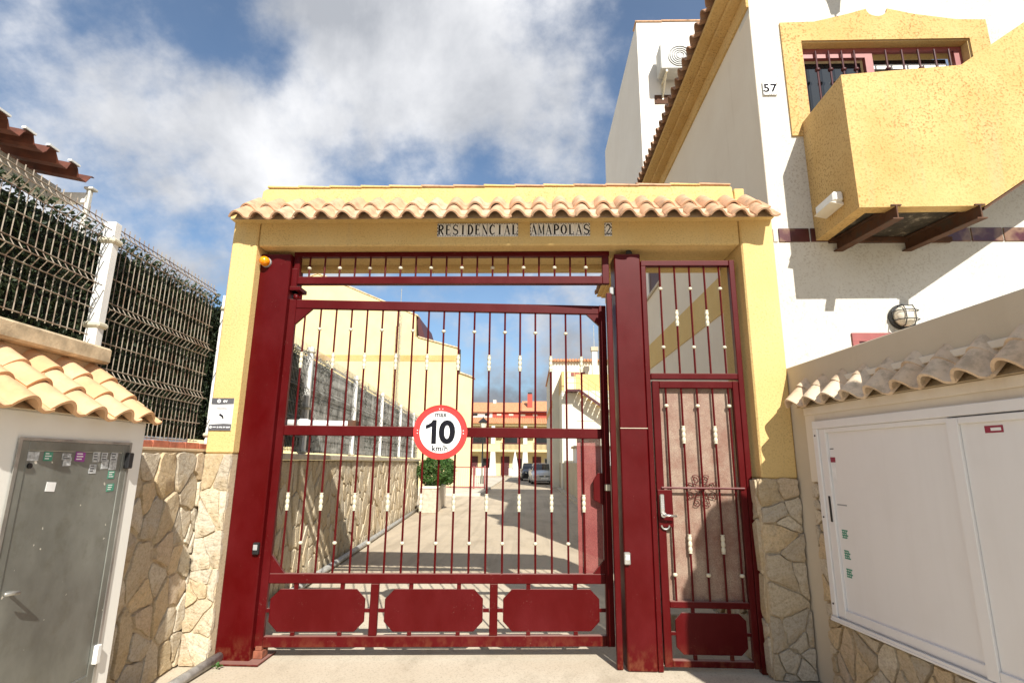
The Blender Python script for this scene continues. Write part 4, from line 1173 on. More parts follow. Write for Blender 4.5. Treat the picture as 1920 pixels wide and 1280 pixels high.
# side wall with a slatted terrace further back
hpart('side_wall', join(box(XS, XS + 0.25, YF + 0.301, 5.6, 0.0, 6.85), box(XS, XS + 0.25, 5.601, 12.9, 0.0, 4.90)), 'cream_render')
hpart('side_wall', box(XS - 0.0, XS + 0.25, 9.2, 12.9, 4.965, 6.85), 'cream_render')
hpart('side_wall', box(XS - 0.004, XS - 0.0005, YF + 0.004, YF + 0.30, 0.0, 6.57), 'cream_render')
hpart('trim_band', box(XS - 0.012, XS - 0.0005, YF + 0.31, 12.9, 3.425, 3.93), 'yellow_render', bevel=0.003)
hpart('corner_trim', box(XS - 0.014, XS + 0.10, 12.3, 12.91, 3.94, 6.84), 'yellow_render')
hpart('terrace_sill', box(XS - 0.04, XS + 0.27, 5.61, 9.19, 4.902, 4.960), 'sill_stone', bevel=0.006)
slat_me = mesh('slat', box(-0.008, 0.008, -0.03, 0.03, 0, 1.85), 'dark_red_slat')
for k in range(48):
    link('slat', slat_me, hs, loc=tuple(Vector((XS + 0.12, 5.64 + k * 0.075, 4.962)) - HO))
hpart('slat_backing', box(XS + 0.16, XS + 0.19, 5.61, 9.19, 4.962, 6.84), 'dark_red_slat')
# eave along the drive
hpart('cornice', join(box(XS - 0.16, XS + 0.02, YF - 0.02, 12.9, 6.852, 6.905)), 'ochre_render', bevel=0.006)
hpart('cornice_board', box(XS - 0.30, XS + 0.02, YF - 0.10, 12.95, 6.907, 6.962), 'ochre_render', bevel=0.006)
hpart('wall_trim', box(XS - 0.03, XS - 0.0005, YF + 0.0, 12.9, 6.66, 6.85), 'ochre_render', bevel=0.003)
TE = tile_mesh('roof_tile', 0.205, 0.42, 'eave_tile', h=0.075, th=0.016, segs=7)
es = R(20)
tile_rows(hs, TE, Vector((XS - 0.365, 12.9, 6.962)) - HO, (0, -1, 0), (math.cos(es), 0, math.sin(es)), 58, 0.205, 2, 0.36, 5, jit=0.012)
hpart('roof_slab', prism_xz([(XS - 0.28, 6.964), (XS + 3.0, 6.964), (XS + 3.0, 8.06)], YF - 0.08, 12.9), 'old_plaster')
# pointed yellow surround of the window
sur = [(2.834, 4.0), (3.0495, 4.0), (3.0495, 6.176), (4.9005, 6.176), (4.9005, 4.0), (5.115, 4.0), (5.115, 6.415), (4.80, 6.425), (4.34, 6.505), (4.055, 6.585)]
notch = [(3.935 + 0.118 * math.cos(R(t)), 6.585 + 0.10 * math.sin(R(t)) - 0.0) for t in range(0, -181, -20)]
sur += notch + [(3.815, 6.585), (3.60, 6.52), (3.22, 6.425), (2.834, 6.420)]
hpart('window_surround', join(prism_xz([(2.834, 4.98), (3.049, 4.98), (3.049, 6.176), (2.834, 6.176)], YF - 0.022, YF - 0.0005),
      prism_xz([(4.901, 5.7), (5.115, 5.7), (5.115, 6.176), (4.901, 6.176)], YF - 0.022, YF - 0.0005),
      prism_xz([(2.834, 6.1765), (5.115, 6.1765)] + sur[6:], YF - 0.022, YF - 0.0005)), 'ochre_render')
# window: red frame, panes, bars
hpart('window_reveal', join(box(WX0 + 0.0005, WX1 - 0.0005, YF + 0.002, YF + 0.29, WZ1 - 0.012, WZ1 - 0.0005), box(WX1 - 0.012, WX1 - 0.0005, YF + 0.002, YF + 0.29, WZ0, WZ1 - 0.013)), 'yellow_render')
wf = hpart('window_frame', join(box(3.052, 3.115, YF + 0.090, YF + 0.140, WZ0, 6.10), box(3.115, 3.80, YF + 0.090, YF + 0.140, 6.035, 6.10), box(3.80, 3.885, YF + 0.090, YF + 0.140, WZ0, 6.10), box(3.053, 4.885, YF + 0.092, YF + 0.130, 6.105, 6.160), box(4.80, 4.885, YF + 0.095, YF + 0.135, WZ0, 6.104)), 'shutter_red')
hpart('window_pane', box(3.116, 3.799, YF + 0.180, YF + 0.190, WZ0, 6.034), 'glass_dark', wf)
hpart('window_pane', box(3.886, 4.799, YF + 0.220, YF + 0.230, WZ0, 6.10), 'glass_dark', wf)
hpart('inner_frame', join(box(4.30, 4.37, YF + 0.190, YF + 0.218, WZ0, 5.96), box(3.90, 4.78, YF + 0.190, YF + 0.218, 5.961, 6.02), box(4.72, 4.78, YF + 0.190, YF + 0.218, WZ0, 5.96)), 'white_paint', wf)
bar_me = mesh('window_bar', tube([(0, 0, WZ0), (0, 0, 6.105)], 0.011, 8), 'dark_red_slat')
for k, x in enumerate([3.24, 3.385, 3.53, 3.67, 4.02, 4.20, 4.38, 4.56, 4.72]):
    b = link('window_bar', bar_me, hs, loc=tuple(Vector((x, YF + 0.065, 0)) - HO))
    if k % 2 == 1 and k > 3: link('knob', mesh('knob', lathe([(0.018, -0.06), (0.03, -0.04), (0.02, -0.015), (0.03, 0.005), (0.018, 0.03), (0.024, 0.05), (0.014, 0.07)], 10), 'dark_red_slat', smooth=True), b, loc=(0, 0, 5.72))
    else: link('knob', mesh('knob', lathe([(0.016, -0.02), (0.028, -0.008), (0.028, 0.008), (0.016, 0.02)], 10), 'dark_red_slat', smooth=True), b, loc=(0, 0, 5.86))
# band of glazed tiles
x = XS + 0.012
first = True
rt = random.Random(2)
while x < 9.0:
    w = 0.055 if first else 0.325
    hpart('accent_tile', box(x, x + w - 0.012, YF - 0.012, YF - 0.0005, 3.755, 3.905), 'cream_render' if first else 'glazed_tile', bevel=0.004)
    x += w; first = False
# outside stair and landing
YB = 0.135
XL = 2.955
hpart('landing_wall', prism_xz([(XL, 3.765), (4.06, 3.775), (7.0, 5.72), (7.0, 7.25), (4.085, 5.225), (XL, 5.135)], YB, YB + 0.12), 'ochre_render')
hpart('landing_wall', box(XL, XL + 0.12, YB + 0.1201, YF - 0.001, 3.766, 5.135), 'ochre_render')
hpart('landing_slab', box(XL + 0.122, 4.06, YB + 0.122, YF - 0.001, 3.80, 3.95), 'rough_concrete')
hpart('stair_slab', prism_xz([(4.061, 3.80), (4.061, 3.95), (7.0, 5.90), (7.0, 5.75)], YB + 0.122, YF - 0.001), 'rough_concrete')
hpart('stair_string', prism_xz([(4.062, 3.745), (7.0, 5.69), (7.0, 5.715), (4.062, 3.77)], YB + 0.02, YB + 0.10), 'rusty_steel')
def ibeam(xf, xb):
    y0, y1 = YB - 0.012, YF - 0.002
    g = []
    for (dx0, dx1, z0, z1) in ((-0.045, 0.045, 3.775, 3.787), (-0.006, 0.006, 3.660, 3.775), (-0.045, 0.045, 3.648, 3.660)):
        V = [(xf + dx0, y0, z0), (xf + dx1, y0, z0), (xb + dx1, y1, z0), (xb + dx0, y1, z0), (xf + dx0, y0, z1), (xf + dx1, y0, z1), (xb + dx1, y1, z1), (xb + dx0, y1, z1)]
        V = [(a_, b_, c_ - (0.075 if b_ > 0.5 else 0.0) * 0) for a_, b_, c_ in V]
        g.append((V, box(0, 1, 0, 1, 0, 1)[1]))
    return join(*g)
hpart('steel_beam', ibeam(3.275, 3.17), 'rusty_steel')
hpart('steel_beam', ibeam(4.005, 3.86), 'rusty_steel')
hpart('rear_beam', box(XL + 0.125, 4.3, YF - 0.05, YF - 0.003, 3.74, 3.79), 'rusty_steel')
# shutter top showing over the parapet
hpart('lower_window_frame', join(box(3.19, 3.80, YF - 0.02, YF - 0.001, 2.70, 2.785), box(3.19, 3.25, YF - 0.02, YF - 0.001, 2.1, 2.699)), 'shutter_red')
hpart('lower_shutter', box(3.251, 3.80, YF - 0.010, YF - 0.0015, 2.1, 2.698), 'dark_red_slat')

no = thing('house_number', 'white ceramic plaque with the number 57 on the white wall', 'sign', (2.648, YF - 0.008, 5.57))
for k, ch in enumerate('57'):
    t = part('number_tile', box(-0.077 + k * 0.077, -0.002 + k * 0.077, -0.012, 0.0, -0.083, 0.083), 'ceramic_white', no, bevel=0.002)
    link('digit', text_mesh('digit', ch, 0.14, 'print_black', 0.005, 0.0004), t, Matrix.Translation((-0.039 + k * 0.077, -0.0126, -0.004)) @ FRONT)
    part('border', join(*[box(-0.074 + k * 0.077 + q * 0.018, -0.064 + k * 0.077 + q * 0.018, -0.0128, -0.0122, z, z + 0.010) for q in range(4) for z in (-0.081, 0.071)] + [box(-0.0765 + k * 0.149 - (0.003 if k else 0), -0.0725 + k * 0.149 - (0.003 if k else 0), -0.0128, -0.0122, -0.08, 0.08)]), 'print_grey', t)

# floodlight on the side of the landing
fl = thing('wall_light', 'small white wall light on the shaded side of the yellow landing', 'lamp', (XL, 0.50, 3.98))
part('body', join(box(-0.10, 0.0, -0.17, 0.17, -0.05, 0.055)), 'white_paint', fl, bevel=0.02)
part('lens', prism_xz([(-0.13, -0.055), (-0.002, -0.085), (-0.002, -0.05), (-0.10, -0.045)], -0.155, 0.155), 'milk_glass', fl, bevel=0.004)
# caged bulkhead lamp
bl = thing('bulkhead_lamp', 'round caged bulkhead lamp on the white wall above the parapet', 'lamp', (3.70, YF - 0.001, 2.945))
part('base', lathe([(0.125, 0.0), (0.13, 0.02), (0.125, 0.045)], 28, 'y'), 'black_plastic', bl)
part('globe', lathe([(0.105, 0.04), (0.105, 0.08), (0.09, 0.115), (0.05, 0.14), (0.01, 0.146)], 28, 'y'), 'milk_glass', bl, smooth=True)
for x in (-0.045, 0.045):
    part('cage_bar', tube([(x, -0.03, -0.115), (x, -0.12, -0.10), (x, -0.152, -0.04), (x, -0.152, 0.04), (x, -0.12, 0.10), (x, -0.03, 0.115)], 0.005, 6), 'black_plastic', bl)
    part('cage_bar', tube([(-0.115, -0.03, x), (-0.10, -0.12, x), (-0.04, -0.157, x), (0.04, -0.157, x), (0.10, -0.12, x), (0.115, -0.03, x)], 0.005, 6), 'black_plastic', bl)
# lantern just above the picture, whose shadow falls on the pediment
ln_ = thing('wall_lantern', 'black wall lantern over the window, seen by the shadow it throws on the pediment', 'lamp', (3.60, YF - 0.001, 6.985))
part('arm', tube([(0, 0, 0.18), (0, -0.24, 0.24), (0, -0.34, 0.16)], 0.012, 8), 'black_plastic', ln_)
part('cap', lathe([(0.11, 0.10), (0.12, 0.11), (0.05, 0.16), (0.01, 0.18)], 6), 'black_plastic', ln_, loc=(0, -0.34, 0))
part('glass', lathe([(0.055, -0.13), (0.095, 0.099)], 6), 'milk_glass', ln_, loc=(0, -0.34, 0))
part('foot', lathe([(0.006, -0.24), (0.012, -0.20), (0.012, -0.16), (0.06, -0.131)], 6), 'black_plastic', ln_, loc=(0, -0.34, 0))

# ================================================================ taller white block behind, with air conditioner
tw = thing('white_block', 'tall plain white building block rising behind the tiled eave', 'building', (5.0, 9.5, 0))
part('wall', box(-2.40, 3.0, -2.5, 3.2, 0.0, 12.15), 'house_white', tw)
for k in range(8):
    part('cap_tile', tf(box(0.0, 0.66, -0.03, 0.30, 0.0, 0.03), Matrix.Translation((-2.43 + k * 0.64, -2.5, 12.153 + 0.008 * (k % 2))) @ Matrix.Rotation(R(0.8), 4, 'Y')), 'arch_tile', tw)
ac = thing('air_conditioner', 'white air conditioner unit on brackets on the tall white block', 'air conditioner', (3.40, 6.998, 10.70))
part('case', box(-0.40, 0.40, -0.52, -0.12, -0.30, 0.36), 'unit_grey', ac, bevel=0.02)
gr = part('fan_grille', ring(0.255, 0.27, -0.521, -0.54, 32), 'unit_grey', ac, loc=(0.05, 0, 0.03))
part('fan_recess', lathe([(0.25, 0.521), (0.25, 0.524)], 32, 'y'), 'black_plastic', ac, loc=(0.05, 0, 0.03))
for r_ in (0.06, 0.11, 0.16, 0.21):
    part('grille_ring', ring(r_ - 0.011, r_ + 0.011, -0.526, -0.538, 28), 'unit_grey', gr)
part('hub', lathe([(0.05, 0.525), (0.05, 0.542)], 20, 'y'), 'white_paint', gr)
for x in (-0.26, 0.26):
    part('bracket', join(box(x - 0.02, x + 0.02, -0.50, 0.0, -0.36, -0.31), tube([(x, -0.02, -0.72), (x, -0.44, -0.35)], 0.016, 6), box(x - 0.02, x + 0.02, -0.03, 0.0, -0.75, -0.36)), 'cream_paint', ac)
part('wall_cover', box(-0.45, 0.30, -0.02, -0.0, -0.85, -0.62), 'rusty_steel', ac)

# ================================================================ planter with clipped bush
pt = lthing('planter', 'pale stone planter at the end of the drive wall', 'planter', 12.6, 0.50)
part('trough', box(-0.27, 0.25, -0.45, 2.9, 0.0, 0.70), 'sill_stone', pt, bevel=0.012)
part('rim', box(-0.29, 0.27, -0.47, 2.92, 0.702, 0.76), 'cream_wall', pt, bevel=0.01)
bu = lthing('clipped_bush', 'round clipped green bush in the planter on the left of the drive', 'bush', 13.1, 0.66)
rb = random.Random(12)
P, Nn = [], []
for k in range(6500):
    d = Vector((rb.gauss(0, 1), rb.gauss(0, 1), rb.gauss(0, 1))).normalized()
    bumpy = 1 + 0.10 * math.sin(5 * d.x + 3 * d.z) + 0.09 * math.sin(9 * d.y - 6 * d.z + 4 * d.x)
    r = bumpy * (0.60 + 0.42 * rb.random() ** 0.35 + (0.16 * rb.random() if rb.random() < 0.06 else 0)) / 1.02
    P.append((d.x * r * 0.58, d.y * r * 0.66, 1.24 + d.z * r * 0.50)); Nn.append(tuple(d))
cr = link('crown', mesh('crown', leaf_cloud(P, 0.042, 4, Nn, 0.35), 'bush_leaf', fix=False), bu)
part('trunk', tube([(0, 0, 0.70), (0.02, 0, 0.95), (0, 0.02, 1.25)], [0.05, 0.045, 0.03], 8), 'old_plaster', bu)
for k in range(5):
    an = k * 1.26
    part('branch', tube([(0, 0, 0.92), (0.2 * math.cos(an), 0.2 * math.sin(an), 1.15), (0.42 * math.cos(an), 0.42 * math.sin(an), 1.35)], [0.025, 0.018, 0.008], 6), 'old_plaster', bu)

# ================================================================ red railing by the far plot
rr = thing('railing', 'low red railing with pale pickets beyond the clipped bush', 'railing', (-3.4, 25.0, 0.11))
for x in (-1.1, 0.42, 1.0):
    part('post', box(x - 0.04, x + 0.04, -0.03, 0.03, 0.0, 1.16 + (0.04 if x > 0.9 else 0)), 'shutter_red', rr)
part('rail', box(-1.1, 1.0, -0.025, 0.025, 1.08, 1.13), 'shutter_red', rr)
part('rail', box(-1.1, 1.0, -0.025, 0.025, 0.06, 0.12), 'shutter_red', rr)
pk = mesh('picket', box(-0.018, 0.018, -0.012, 0.012, 0.12, 1.08), 'cream_paint')
for k in range(13): link('picket', pk, rr, loc=(-1.0 + k * 0.112, 0, 0))
for k in range(4): link('picket', pk, rr, loc=(0.52 + k * 0.112, 0, 0))

# ================================================================ yellow gabled building on the left
yb = thing('yellow_building', 'pale yellow gabled building with an orange stripe beyond the drive wall', 'building', (-9.0, 27.0, 0))
BO = Vector((-9.0, 27.0, 0))
def ypart(name, g, mat, parent=None, **k): return part(name, tf(g, Matrix.Translation(-BO)), mat, parent or yb, **k)
ypart('gable_wall', prism_xz([(-20, 0), (-6.93, 0), (-6.93, 10.12), (-13.2, 12.78), (-20, 9.9)], 27.0, 32.0), 'pale_yellow_render')
ypart('gable_wall', prism_xz([(-6.928, 0), (-4.34, 0), (-4.34, 8.08), (-6.928, 8.80)], 27.02, 28.6), 'pale_yellow_render')
ypart('gable_wall', prism_xz([(-4.338, 0), (-3.40, 0), (-3.40, 6.33), (-4.338, 6.66)], 27.04, 27.9), 'pale_yellow_render')
for (x0, z0, x1, z1) in ((-13.2, 12.80, -6.80, 10.08), (-20.0, 9.92, -13.2, 12.80), (-6.75, 8.77, -4.26, 8.09), (-4.30, 6.67, -3.32, 6.33)):
    ypart('roof_edge', prism_xz([(x0, z0 - 0.02), (x1, z1 - 0.02), (x1, z1 + 0.06), (x0, z0 + 0.06)], 26.95, 27.8), 'worn_coping')
ypart('roof_side', prism_xz([(-6.75, 8.80), (-6.36, 8.72), (-6.78, 10.06), (-6.925, 10.08)], 27.2, 31.5), 'dark_red_slat')
ypart('stripe', box(-20, -4.33, 26.985, 27.001, 7.30, 7.66), 'ochre_render')
ypart('wall_pipe', tube([(-4.2, 26.98, 6.6), (-4.2, 26.98, 8.0)], 0.06, 8), 'black_plastic')
am = thing('antenna_mast', 'thin lattice antenna mast in front of the yellow gable', 'mast', (-7.75, 26.4, 0))
for x, y in ((-0.14, -0.08), (0.14, -0.08), (0.0, 0.14)):
    part('leg', tube([(x, y, 0), (x * 0.9, y * 0.9, 10.0)], 0.02, 5), 'galvanised', am)
for k in range(26):
    z = 0.3 + k * 0.37
    part('lacing', tube([(-0.14, -0.08, z), (0.14, -0.08, z + 0.19), (-0.14, -0.08, z + 0.37)], 0.012, 4), 'galvanised', am)
part('tip', tube([(0, 0, 9.9), (0, 0, 11.6)], 0.022, 6), 'galvanised', am)

# ================================================================ far row of houses
fh = thing('row_house', 'far two-storey row house with orange roofs and white pillars closing the drive', 'house', (-2.4, 59.0, 0))
FO = Vector((-2.4, 59.0, 0))
def fpart(name, g, mat, parent=None, **k): return part(name, tf(g, Matrix.Translation(-FO)), mat, parent or fh, **k)
X0, X1 = -12.0, 7.0
fpart('wall', join(box(X0, X1, 60.6, 60.9, 0.0, 2.72), box(X0, X1, 60.6, 60.9, 2.722, 6.1), box(X0, X1, 61.6, 66.0, 6.1, 7.4)), 'pale_yellow_render')
fpart('balcony_front', box(X0, X1, 59.0, 59.18, 2.66, 3.52), 'pale_yellow_render')
fpart('balcony_floor', box(X0, X1, 59.181, 60.598, 2.66, 2.80), 'white_render')
fpart('eave_beam', box(X0, X1, 58.98, 59.25, 5.62, 6.0), 'pale_yellow_render')
lr = fpart('lower_roof', prism_yz([(58.7, 5.98), (61.58, 6.72), (61.58, 6.62), (58.7, 5.88)], X0, X1), 'roof_orange')
fpart('dormer_front', box(X0, -4.6, 61.5, 61.598, 6.73, 7.42), 'white_render')
fpart('dormer_front', box(-4.6, X1, 61.5, 61.598, 6.73, 7.50), 'roof_red')
for k in range(7):
    x = -8.4 + k * 1.45
    fpart('dormer_window', box(x, x + 0.55, 61.44, 61.498, 6.98, 7.20), 'glass_dark' if x < -4.8 else 'cream_paint', fh)
fpart('upper_roof', prism_yz([(61.2, 7.40), (65.0, 8.95), (68.5, 7.4)], X0, -1.05), 'roof_orange')
fpart('upper_roof', prism_yz([(61.1, 7.52), (65.0, 9.15), (68.5, 7.5)], -1.04, X1), 'roof_orange')
fpart('gutter', box(-1.2, X1, 61.0, 61.12, 7.40, 7.52), 'dark_red_slat')
# ribs of the far roofs, one course of tiles each
for k in range(46):
    x = -9.2 + k * 0.26
    fpart('tile_course', prism_yz([(58.68, 5.99), (61.5, 6.715), (61.5, 6.775), (58.68, 6.05)], x, x + 0.13), 'roof_orange', lr)
ch = fpart('chimney', box(-0.35, 0.25, 62.4, 63.0, 7.6, 9.75), 'roof_red')
fpart('chimney_cap', box(-0.30, 0.20, 62.45, 62.95, 9.751, 9.95), 'black_plastic', ch)
fpart('ridge_post', box(-4.75, -4.35, 64.6, 65.2, 8.7, 9.25), 'white_render')
for x in (-11.7, -8.0, -4.29, -0.57, 3.15, 6.8):
    fpart('pillar', prism_xz([(x - 0.42, 0), (x + 0.42, 0), (x + 0.26, 2.64), (x - 0.26, 2.64)], 58.90, 59.35), 'white_render')
    fpart('pillar', prism_xz([(x - 0.24, 3.522), (x + 0.24, 3.522), (x + 0.20, 5.61), (x - 0.20, 5.61)], 58.95, 59.30), 'white_render')
for k, x in enumerate((-8.0, -4.29, -0.57, 3.15)):
    d = fpart('door', box(x + 0.85, x + 1.85, 60.52, 60.598, 0.0, 2.15), 'dark_red_slat'); fpart('handle', box(x + 1.7, x + 1.76, 60.47, 60.518, 0.95, 1.1), 'chrome', d)
    w = fpart('window', box(x + 2.2, x + 3.4, 60.52, 60.598, 0.75, 2.0), 'cream_paint'); fpart('pane', box(x + 2.32, x + 3.28, 60.49, 60.518, 0.85, 1.9), 'glass_dark', w)
    w = fpart('window', box(x + 1.1, x + 2.9, 60.52, 60.598, 3.5, 5.2), 'shutter_red'); fpart('pane', box(x + 1.22, x + 2.78, 60.49, 60.518, 3.5, 5.1), 'glass_dark', w)
    rl_ = fpart('balcony_rail', join(*[box(x + 0.9 + q * 0.14, x + 0.94 + q * 0.14, 58.93, 58.97, 2.95, 3.6) for q in range(15)] + [box(x + 0.85, x + 3.0, 58.92, 58.98, 3.6, 3.66)]), 'dark_red_slat')
    u = fpart('cooler_unit', box(x + 0.35, x + 1.0, 60.2, 60.5, 4.3, 5.0), 'white_paint'); fpart('cooler_fan', box(x + 0.42, x + 0.82, 60.17, 60.198, 4.4, 4.85), 'grey_plastic', u)
    fpart('garden_wall', box(x + 1.9, x + 3.6, 57.5, 57.7, 0.0, 0.85), 'white_render')
sl_ = thing('street_lamp', 'black lantern street lamp standing before the far row house', 'street lamp', (-3.15, 32.0, 0.11))
part('pole', lathe([(0.11, 0.0), (0.10, 0.5), (0.06, 0.55), (0.05, 3.4), (0.07, 3.45)], 12), 'black_plastic', sl_)
part('lantern_glass', lathe([(0.13, 3.46), (0.24, 3.95)], 6), 'milk_glass', sl_)
part('lantern_cap', lathe([(0.31, 3.951), (0.33, 3.99), (0.12, 4.2), (0.05, 4.24), (0.03, 4.34)], 6), 'black_plastic', sl_)
pa = thing('parasol', 'closed white parasol on the terrace before the far house', 'parasol', (-1.60, 54.0, 0))
part('pole', tube([(0, 0, 0), (0, 0, 2.6)], 0.03, 8), 'white_paint', pa)
part('folded_cloth', lathe([(0.30, 0.75), (0.34, 0.95), (0.24, 1.6), (0.12, 2.2), (0.03, 2.62)], 9), 'parasol_cloth', pa)
part('foot', box(-0.3, 0.3, -0.3, 0.3, 0, 0.08), 'grey_plastic', pa)
for k, x in enumerate((-2.75, -0.75)):
    tb = thing('garden_chair', 'dark garden chair %s the closed parasol' % ('left of' if k == 0 else 'right of'), 'chair', (x, 54.0, 0), group='chairs by the parasol')
    part('seat', box(-0.25, 0.25, -0.25, 0.25, 0.42, 0.47), 'dark_red_slat', tb)
    part('backrest', box(-0.25, 0.25, 0.21, 0.25, 0.47, 0.95), 'dark_red_slat', tb)
    for a_ in (-0.22, 0.22):
        for b_ in (-0.22, 0.22): part('leg', box(a_ - 0.02, a_ + 0.02, b_ - 0.02, b_ + 0.02, 0, 0.42), 'dark_red_slat', tb)

# ================================================================ parked cars
def loft(sections):
    V, Fc = [], []
    n = len(sections[0])
    for s in sections: V += s
    for i in range(len(sections) - 1):
        for k in range(n):
            k2 = (k + 1) % n
            Fc.append((i * n + k, i * n + k2, (i + 1) * n + k2, (i + 1) * n + k))
    Fc.append(tuple(range(n - 1, -1, -1))); Fc.append(tuple(range((len(sections) - 1) * n, len(sections) * n)))
    return V, Fc
def car(label, paint, loc, rz):
    o = thing('parked_car', label, 'car', loc, rz, 'cars parked at the end of the drive')
    def sec(y, wb, wm, wt, zb, zm, zt):
        return [(-wb, y, zb), (wb, y, zb), (wm, y, zb + 0.12), (wm, y, zm), (wt, y, zt), (0, y, zt + 0.025), (-wt, y, zt), (-wm, y, zm), (-wm, y, zb + 0.12)]
    b = part('body', loft([sec(-2.12, .62, .70, .58, .26, .52, .60), sec(-2.02, .74, .80, .66, .20, .60, .72), sec(-1.7, .80, .86, .72, .18, .68, .82), sec(-1.0, .82, .87, .76, .18, .80, .93), sec(-0.7, .82, .87, .78, .18, .84, .96), sec(1.3, .82, .87, .78, .18, .86, .98), sec(1.9, .80, .85, .74, .22, .86, .98), sec(2.12, .70, .78, .66, .30, .70, .90)]), paint, o, smooth=True)
    try: b.data.set_sharp_from_angle(angle=R(35))
    except Exception: pass
    part('glasshouse', loft([[(-.74, -0.86, .93), (.74, -0.86, .93), (.74, -0.84, .95), (-.74, -0.84, .95)], [(-.72, -0.6, .94), (.72, -0.6, .94), (.66, -0.45, 1.16), (-.66, -0.45, 1.16)], [(-.74, 0.0, .95), (.74, 0.0, .95), (.60, 0.0, 1.385), (-.60, 0.0, 1.385)], [(-.74, 1.0, .96), (.74, 1.0, .96), (.59, 1.0, 1.39), (-.59, 1.0, 1.39)], [(-.72, 1.78, .96), (.72, 1.78, .96), (.62, 1.6, 1.10), (-.62, 1.6, 1.10)]]), 'glass_dark', o)
    part('roof', loft([[(-.60, 0.0, 1.385), (.60, 0.0, 1.385), (.54, 0.0, 1.41), (-.54, 0.0, 1.41)], [(-.62, 0.5, 1.40), (.62, 0.5, 1.40), (.54, 0.5, 1.445), (-.54, 0.5, 1.445)], [(-.60, 1.05, 1.39), (.60, 1.05, 1.39), (.52, 1.05, 1.42), (-.52, 1.05, 1.42)]]), paint, o)
    for s in (-1, 1):
        part('pillar', tube([(s * .745, -0.86, .94), (s * .61, 0.0, 1.39)], 0.028, 6), paint, o)
        part('headlight', tf(box(-.15, .15, -0.03, 0.03, -.055, .055), Matrix.Translation((s * .56, -2.045, .64)) @ Matrix.Rotation(s * 0.35, 4, 'Z')), 'chrome', o, bevel=0.02)
        part('mirror', box(s * .92 - .08, s * .92 + .08, -0.62, -0.52, .95, 1.06), paint, o, bevel=0.02)
        for y in (-1.28, 1.32):
            wl = part('wheel', tube([(s * .72, y, .30), (s * .875, y, .30)], 0.30, 20), 'tyre', o)
            part('rim', tube([(s * .87, y, .30), (s * .882, y, .30)], 0.19, 16), 'chrome', wl)
    part('grille', join(box(-.36, -.05, -2.135, -2.10, .52, .58), box(.05, .36, -2.135, -2.10, .52, .58)), 'black_plastic', o)
    part('badge', tube([(0, -2.11, .565), (0, -2.145, .565)], 0.06, 14), 'chrome', o)
    part('number_plate', box(-.26, .26, -2.145, -2.118, .36, .47), 'print_white', o)
    part('lower_intake', box(-.62, .62, -2.10, -2.03, .20, .31), 'black_plastic', o)
    return o
car('silver saloon car parked facing the gate at the end of the drive', 'car_silver', (0.86, 36.6, 0), R(4))
car('black car parked half hidden behind the silver saloon', 'car_black', (0.05, 43.5, 0), R(3))

# ================================================================ house with outside stair on the right
sh = thing('stair_house', 'white house with a yellow outside stair further along the right of the drive', 'house', (3.5, 30.0, 0))
SO = Vector((3.5, 30.0, 0))
def spart(name, g, mat, parent=None, **k): return part(name, tf(g, Matrix.Translation(-SO)), mat, parent or sh, **k)
spart('main_wall', box(1.40, 8.0, 30.0, 42.0, 0.0, 7.86), 'cream_wall')
spart('lower_wall', box(1.83, 8.0, 27.0, 29.999, 0.0, 5.60), 'cream_wall')
spart('side_trim', box(1.385, 1.399, 30.0, 42.0, 4.9, 5.35), 'yellow_render')
tl = spart('roof_edge', box(1.30, 8.0, 29.85, 42.0, 7.862, 7.93), 'roof_orange')
me = mesh('eave_tile', tube([(0, 0, 0), (0, 0.6, 0.05)], 0.085, 8), 'roof_orange')
for k in range(26): link('eave_tile', me, sh, loc=tuple(Vector((1.40 + k * 0.19, 29.72, 7.92)) - SO))
spart('terrace_wall', box(1.83, 1.98, 26.99, 30.0, 5.602, 6.72), 'yellow_render')
spart('terrace_wall', box(2.75, 8.0, 28.2, 28.35, 5.602, 6.75), 'yellow_render')
spart('window_head', box(2.62, 3.5, 29.93, 29.999, 6.95, 7.16), 'shutter_red')
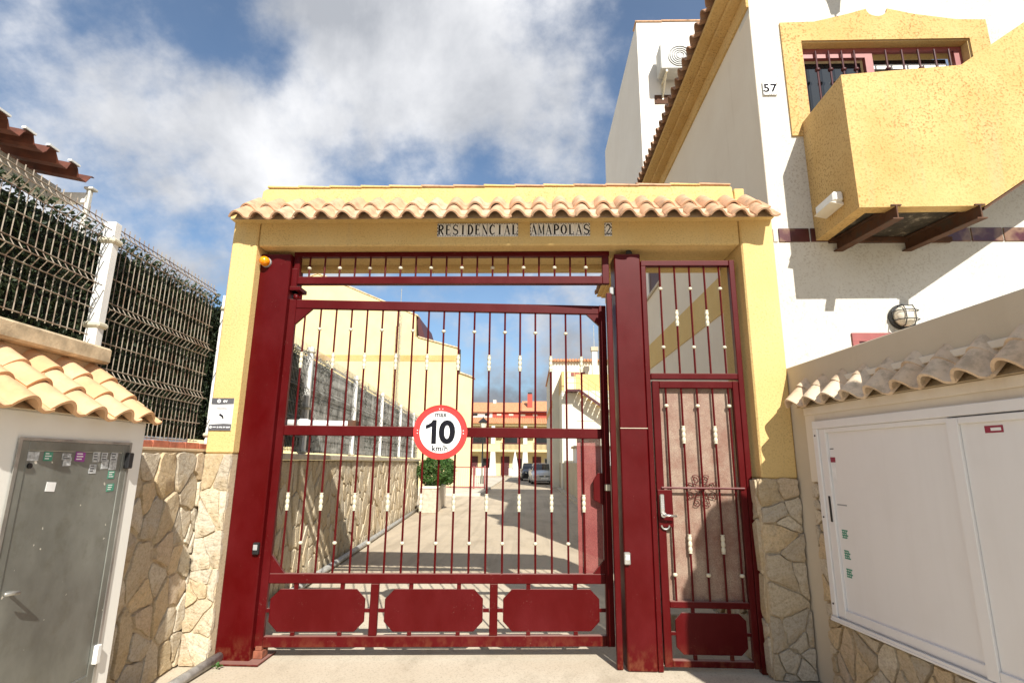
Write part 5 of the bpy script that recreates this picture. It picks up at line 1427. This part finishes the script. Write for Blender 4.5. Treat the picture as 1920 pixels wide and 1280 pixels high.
spart('shade_panel', box(3.5, 4.3, 29.90, 29.999, 6.75, 7.6), 'cream_render')
cm = spart('chimney', box(3.80, 4.12, 28.4, 28.7, 5.61, 8.25), 'white_render'); spart('chimney_cap', box(3.74, 4.18, 28.34, 28.76, 8.251, 8.50), 'dirty_render', cm)
spart('aerial', tube([(3.95, 28.55, 8.5), (3.95, 28.55, 9.9)], 0.02, 5), 'galvanised', cm)
spart('landing', box(2.05, 2.75, 26.2, 26.98, 5.46, 5.58), 'dark_red_slat')
for k in range(11):
    spart('stair_tread', box(2.76 + k * 0.26, 3.03 + k * 0.26, 26.2, 26.98, 5.40 - k * 0.185, 5.45 - k * 0.185), 'yellow_render')
spart('stair_string', prism_xz([(2.75, 5.42), (5.6, 3.40), (5.6, 3.58), (2.75, 5.60)], 26.12, 26.19), 'dark_red_slat')
for k in range(9):
    x = 2.1 + k * 0.4; zb = 5.58 - max(0, x - 2.75) * 0.71
    spart('baluster', tube([(x, 26.15, zb), (x, 26.15, zb + 0.95)], 0.02, 5), 'yellow_render')
for h in (0.35, 0.65, 0.95):
    spart('handrail', tube([(2.06, 26.15, 5.58 + h), (2.75, 26.15, 5.58 + h), (5.6, 26.15, 3.56 + h)], 0.022, 5), 'yellow_render')
spart('string_course', box(2.7, 8.0, 26.97, 26.999, 3.85, 3.92), 'cream_render')
gwl = thing('garden_wall', 'weathered low wall running along the right edge of the drive', 'wall', (1.92, 22.0, 0), R(0.8))
part('body', box(0.0, 0.22, -8.0, 8.5, 0.0, 1.5), 'dirty_render', gwl, bevel=0.01)
part('kerb', box(-0.28, -0.002, -8.0, 8.5, 0.0, 0.06), 'concrete', gwl)
wp = thing('white_shed', 'small white shed with a dark opening above the low wall on the right', 'shed', (2.9, 24.0, 0))
part('wall', box(-0.55, 1.4, 0.0, 2.0, 0.0, 2.25), 'house_white', wp)
part('opening', box(-0.20, 0.12, -0.02, -0.001, 1.65, 2.1), 'dark_hole', wp)
part('roof', box(-0.65, 1.5, -0.15, 2.1, 2.252, 2.36), 'old_plaster', wp, bevel=0.01)
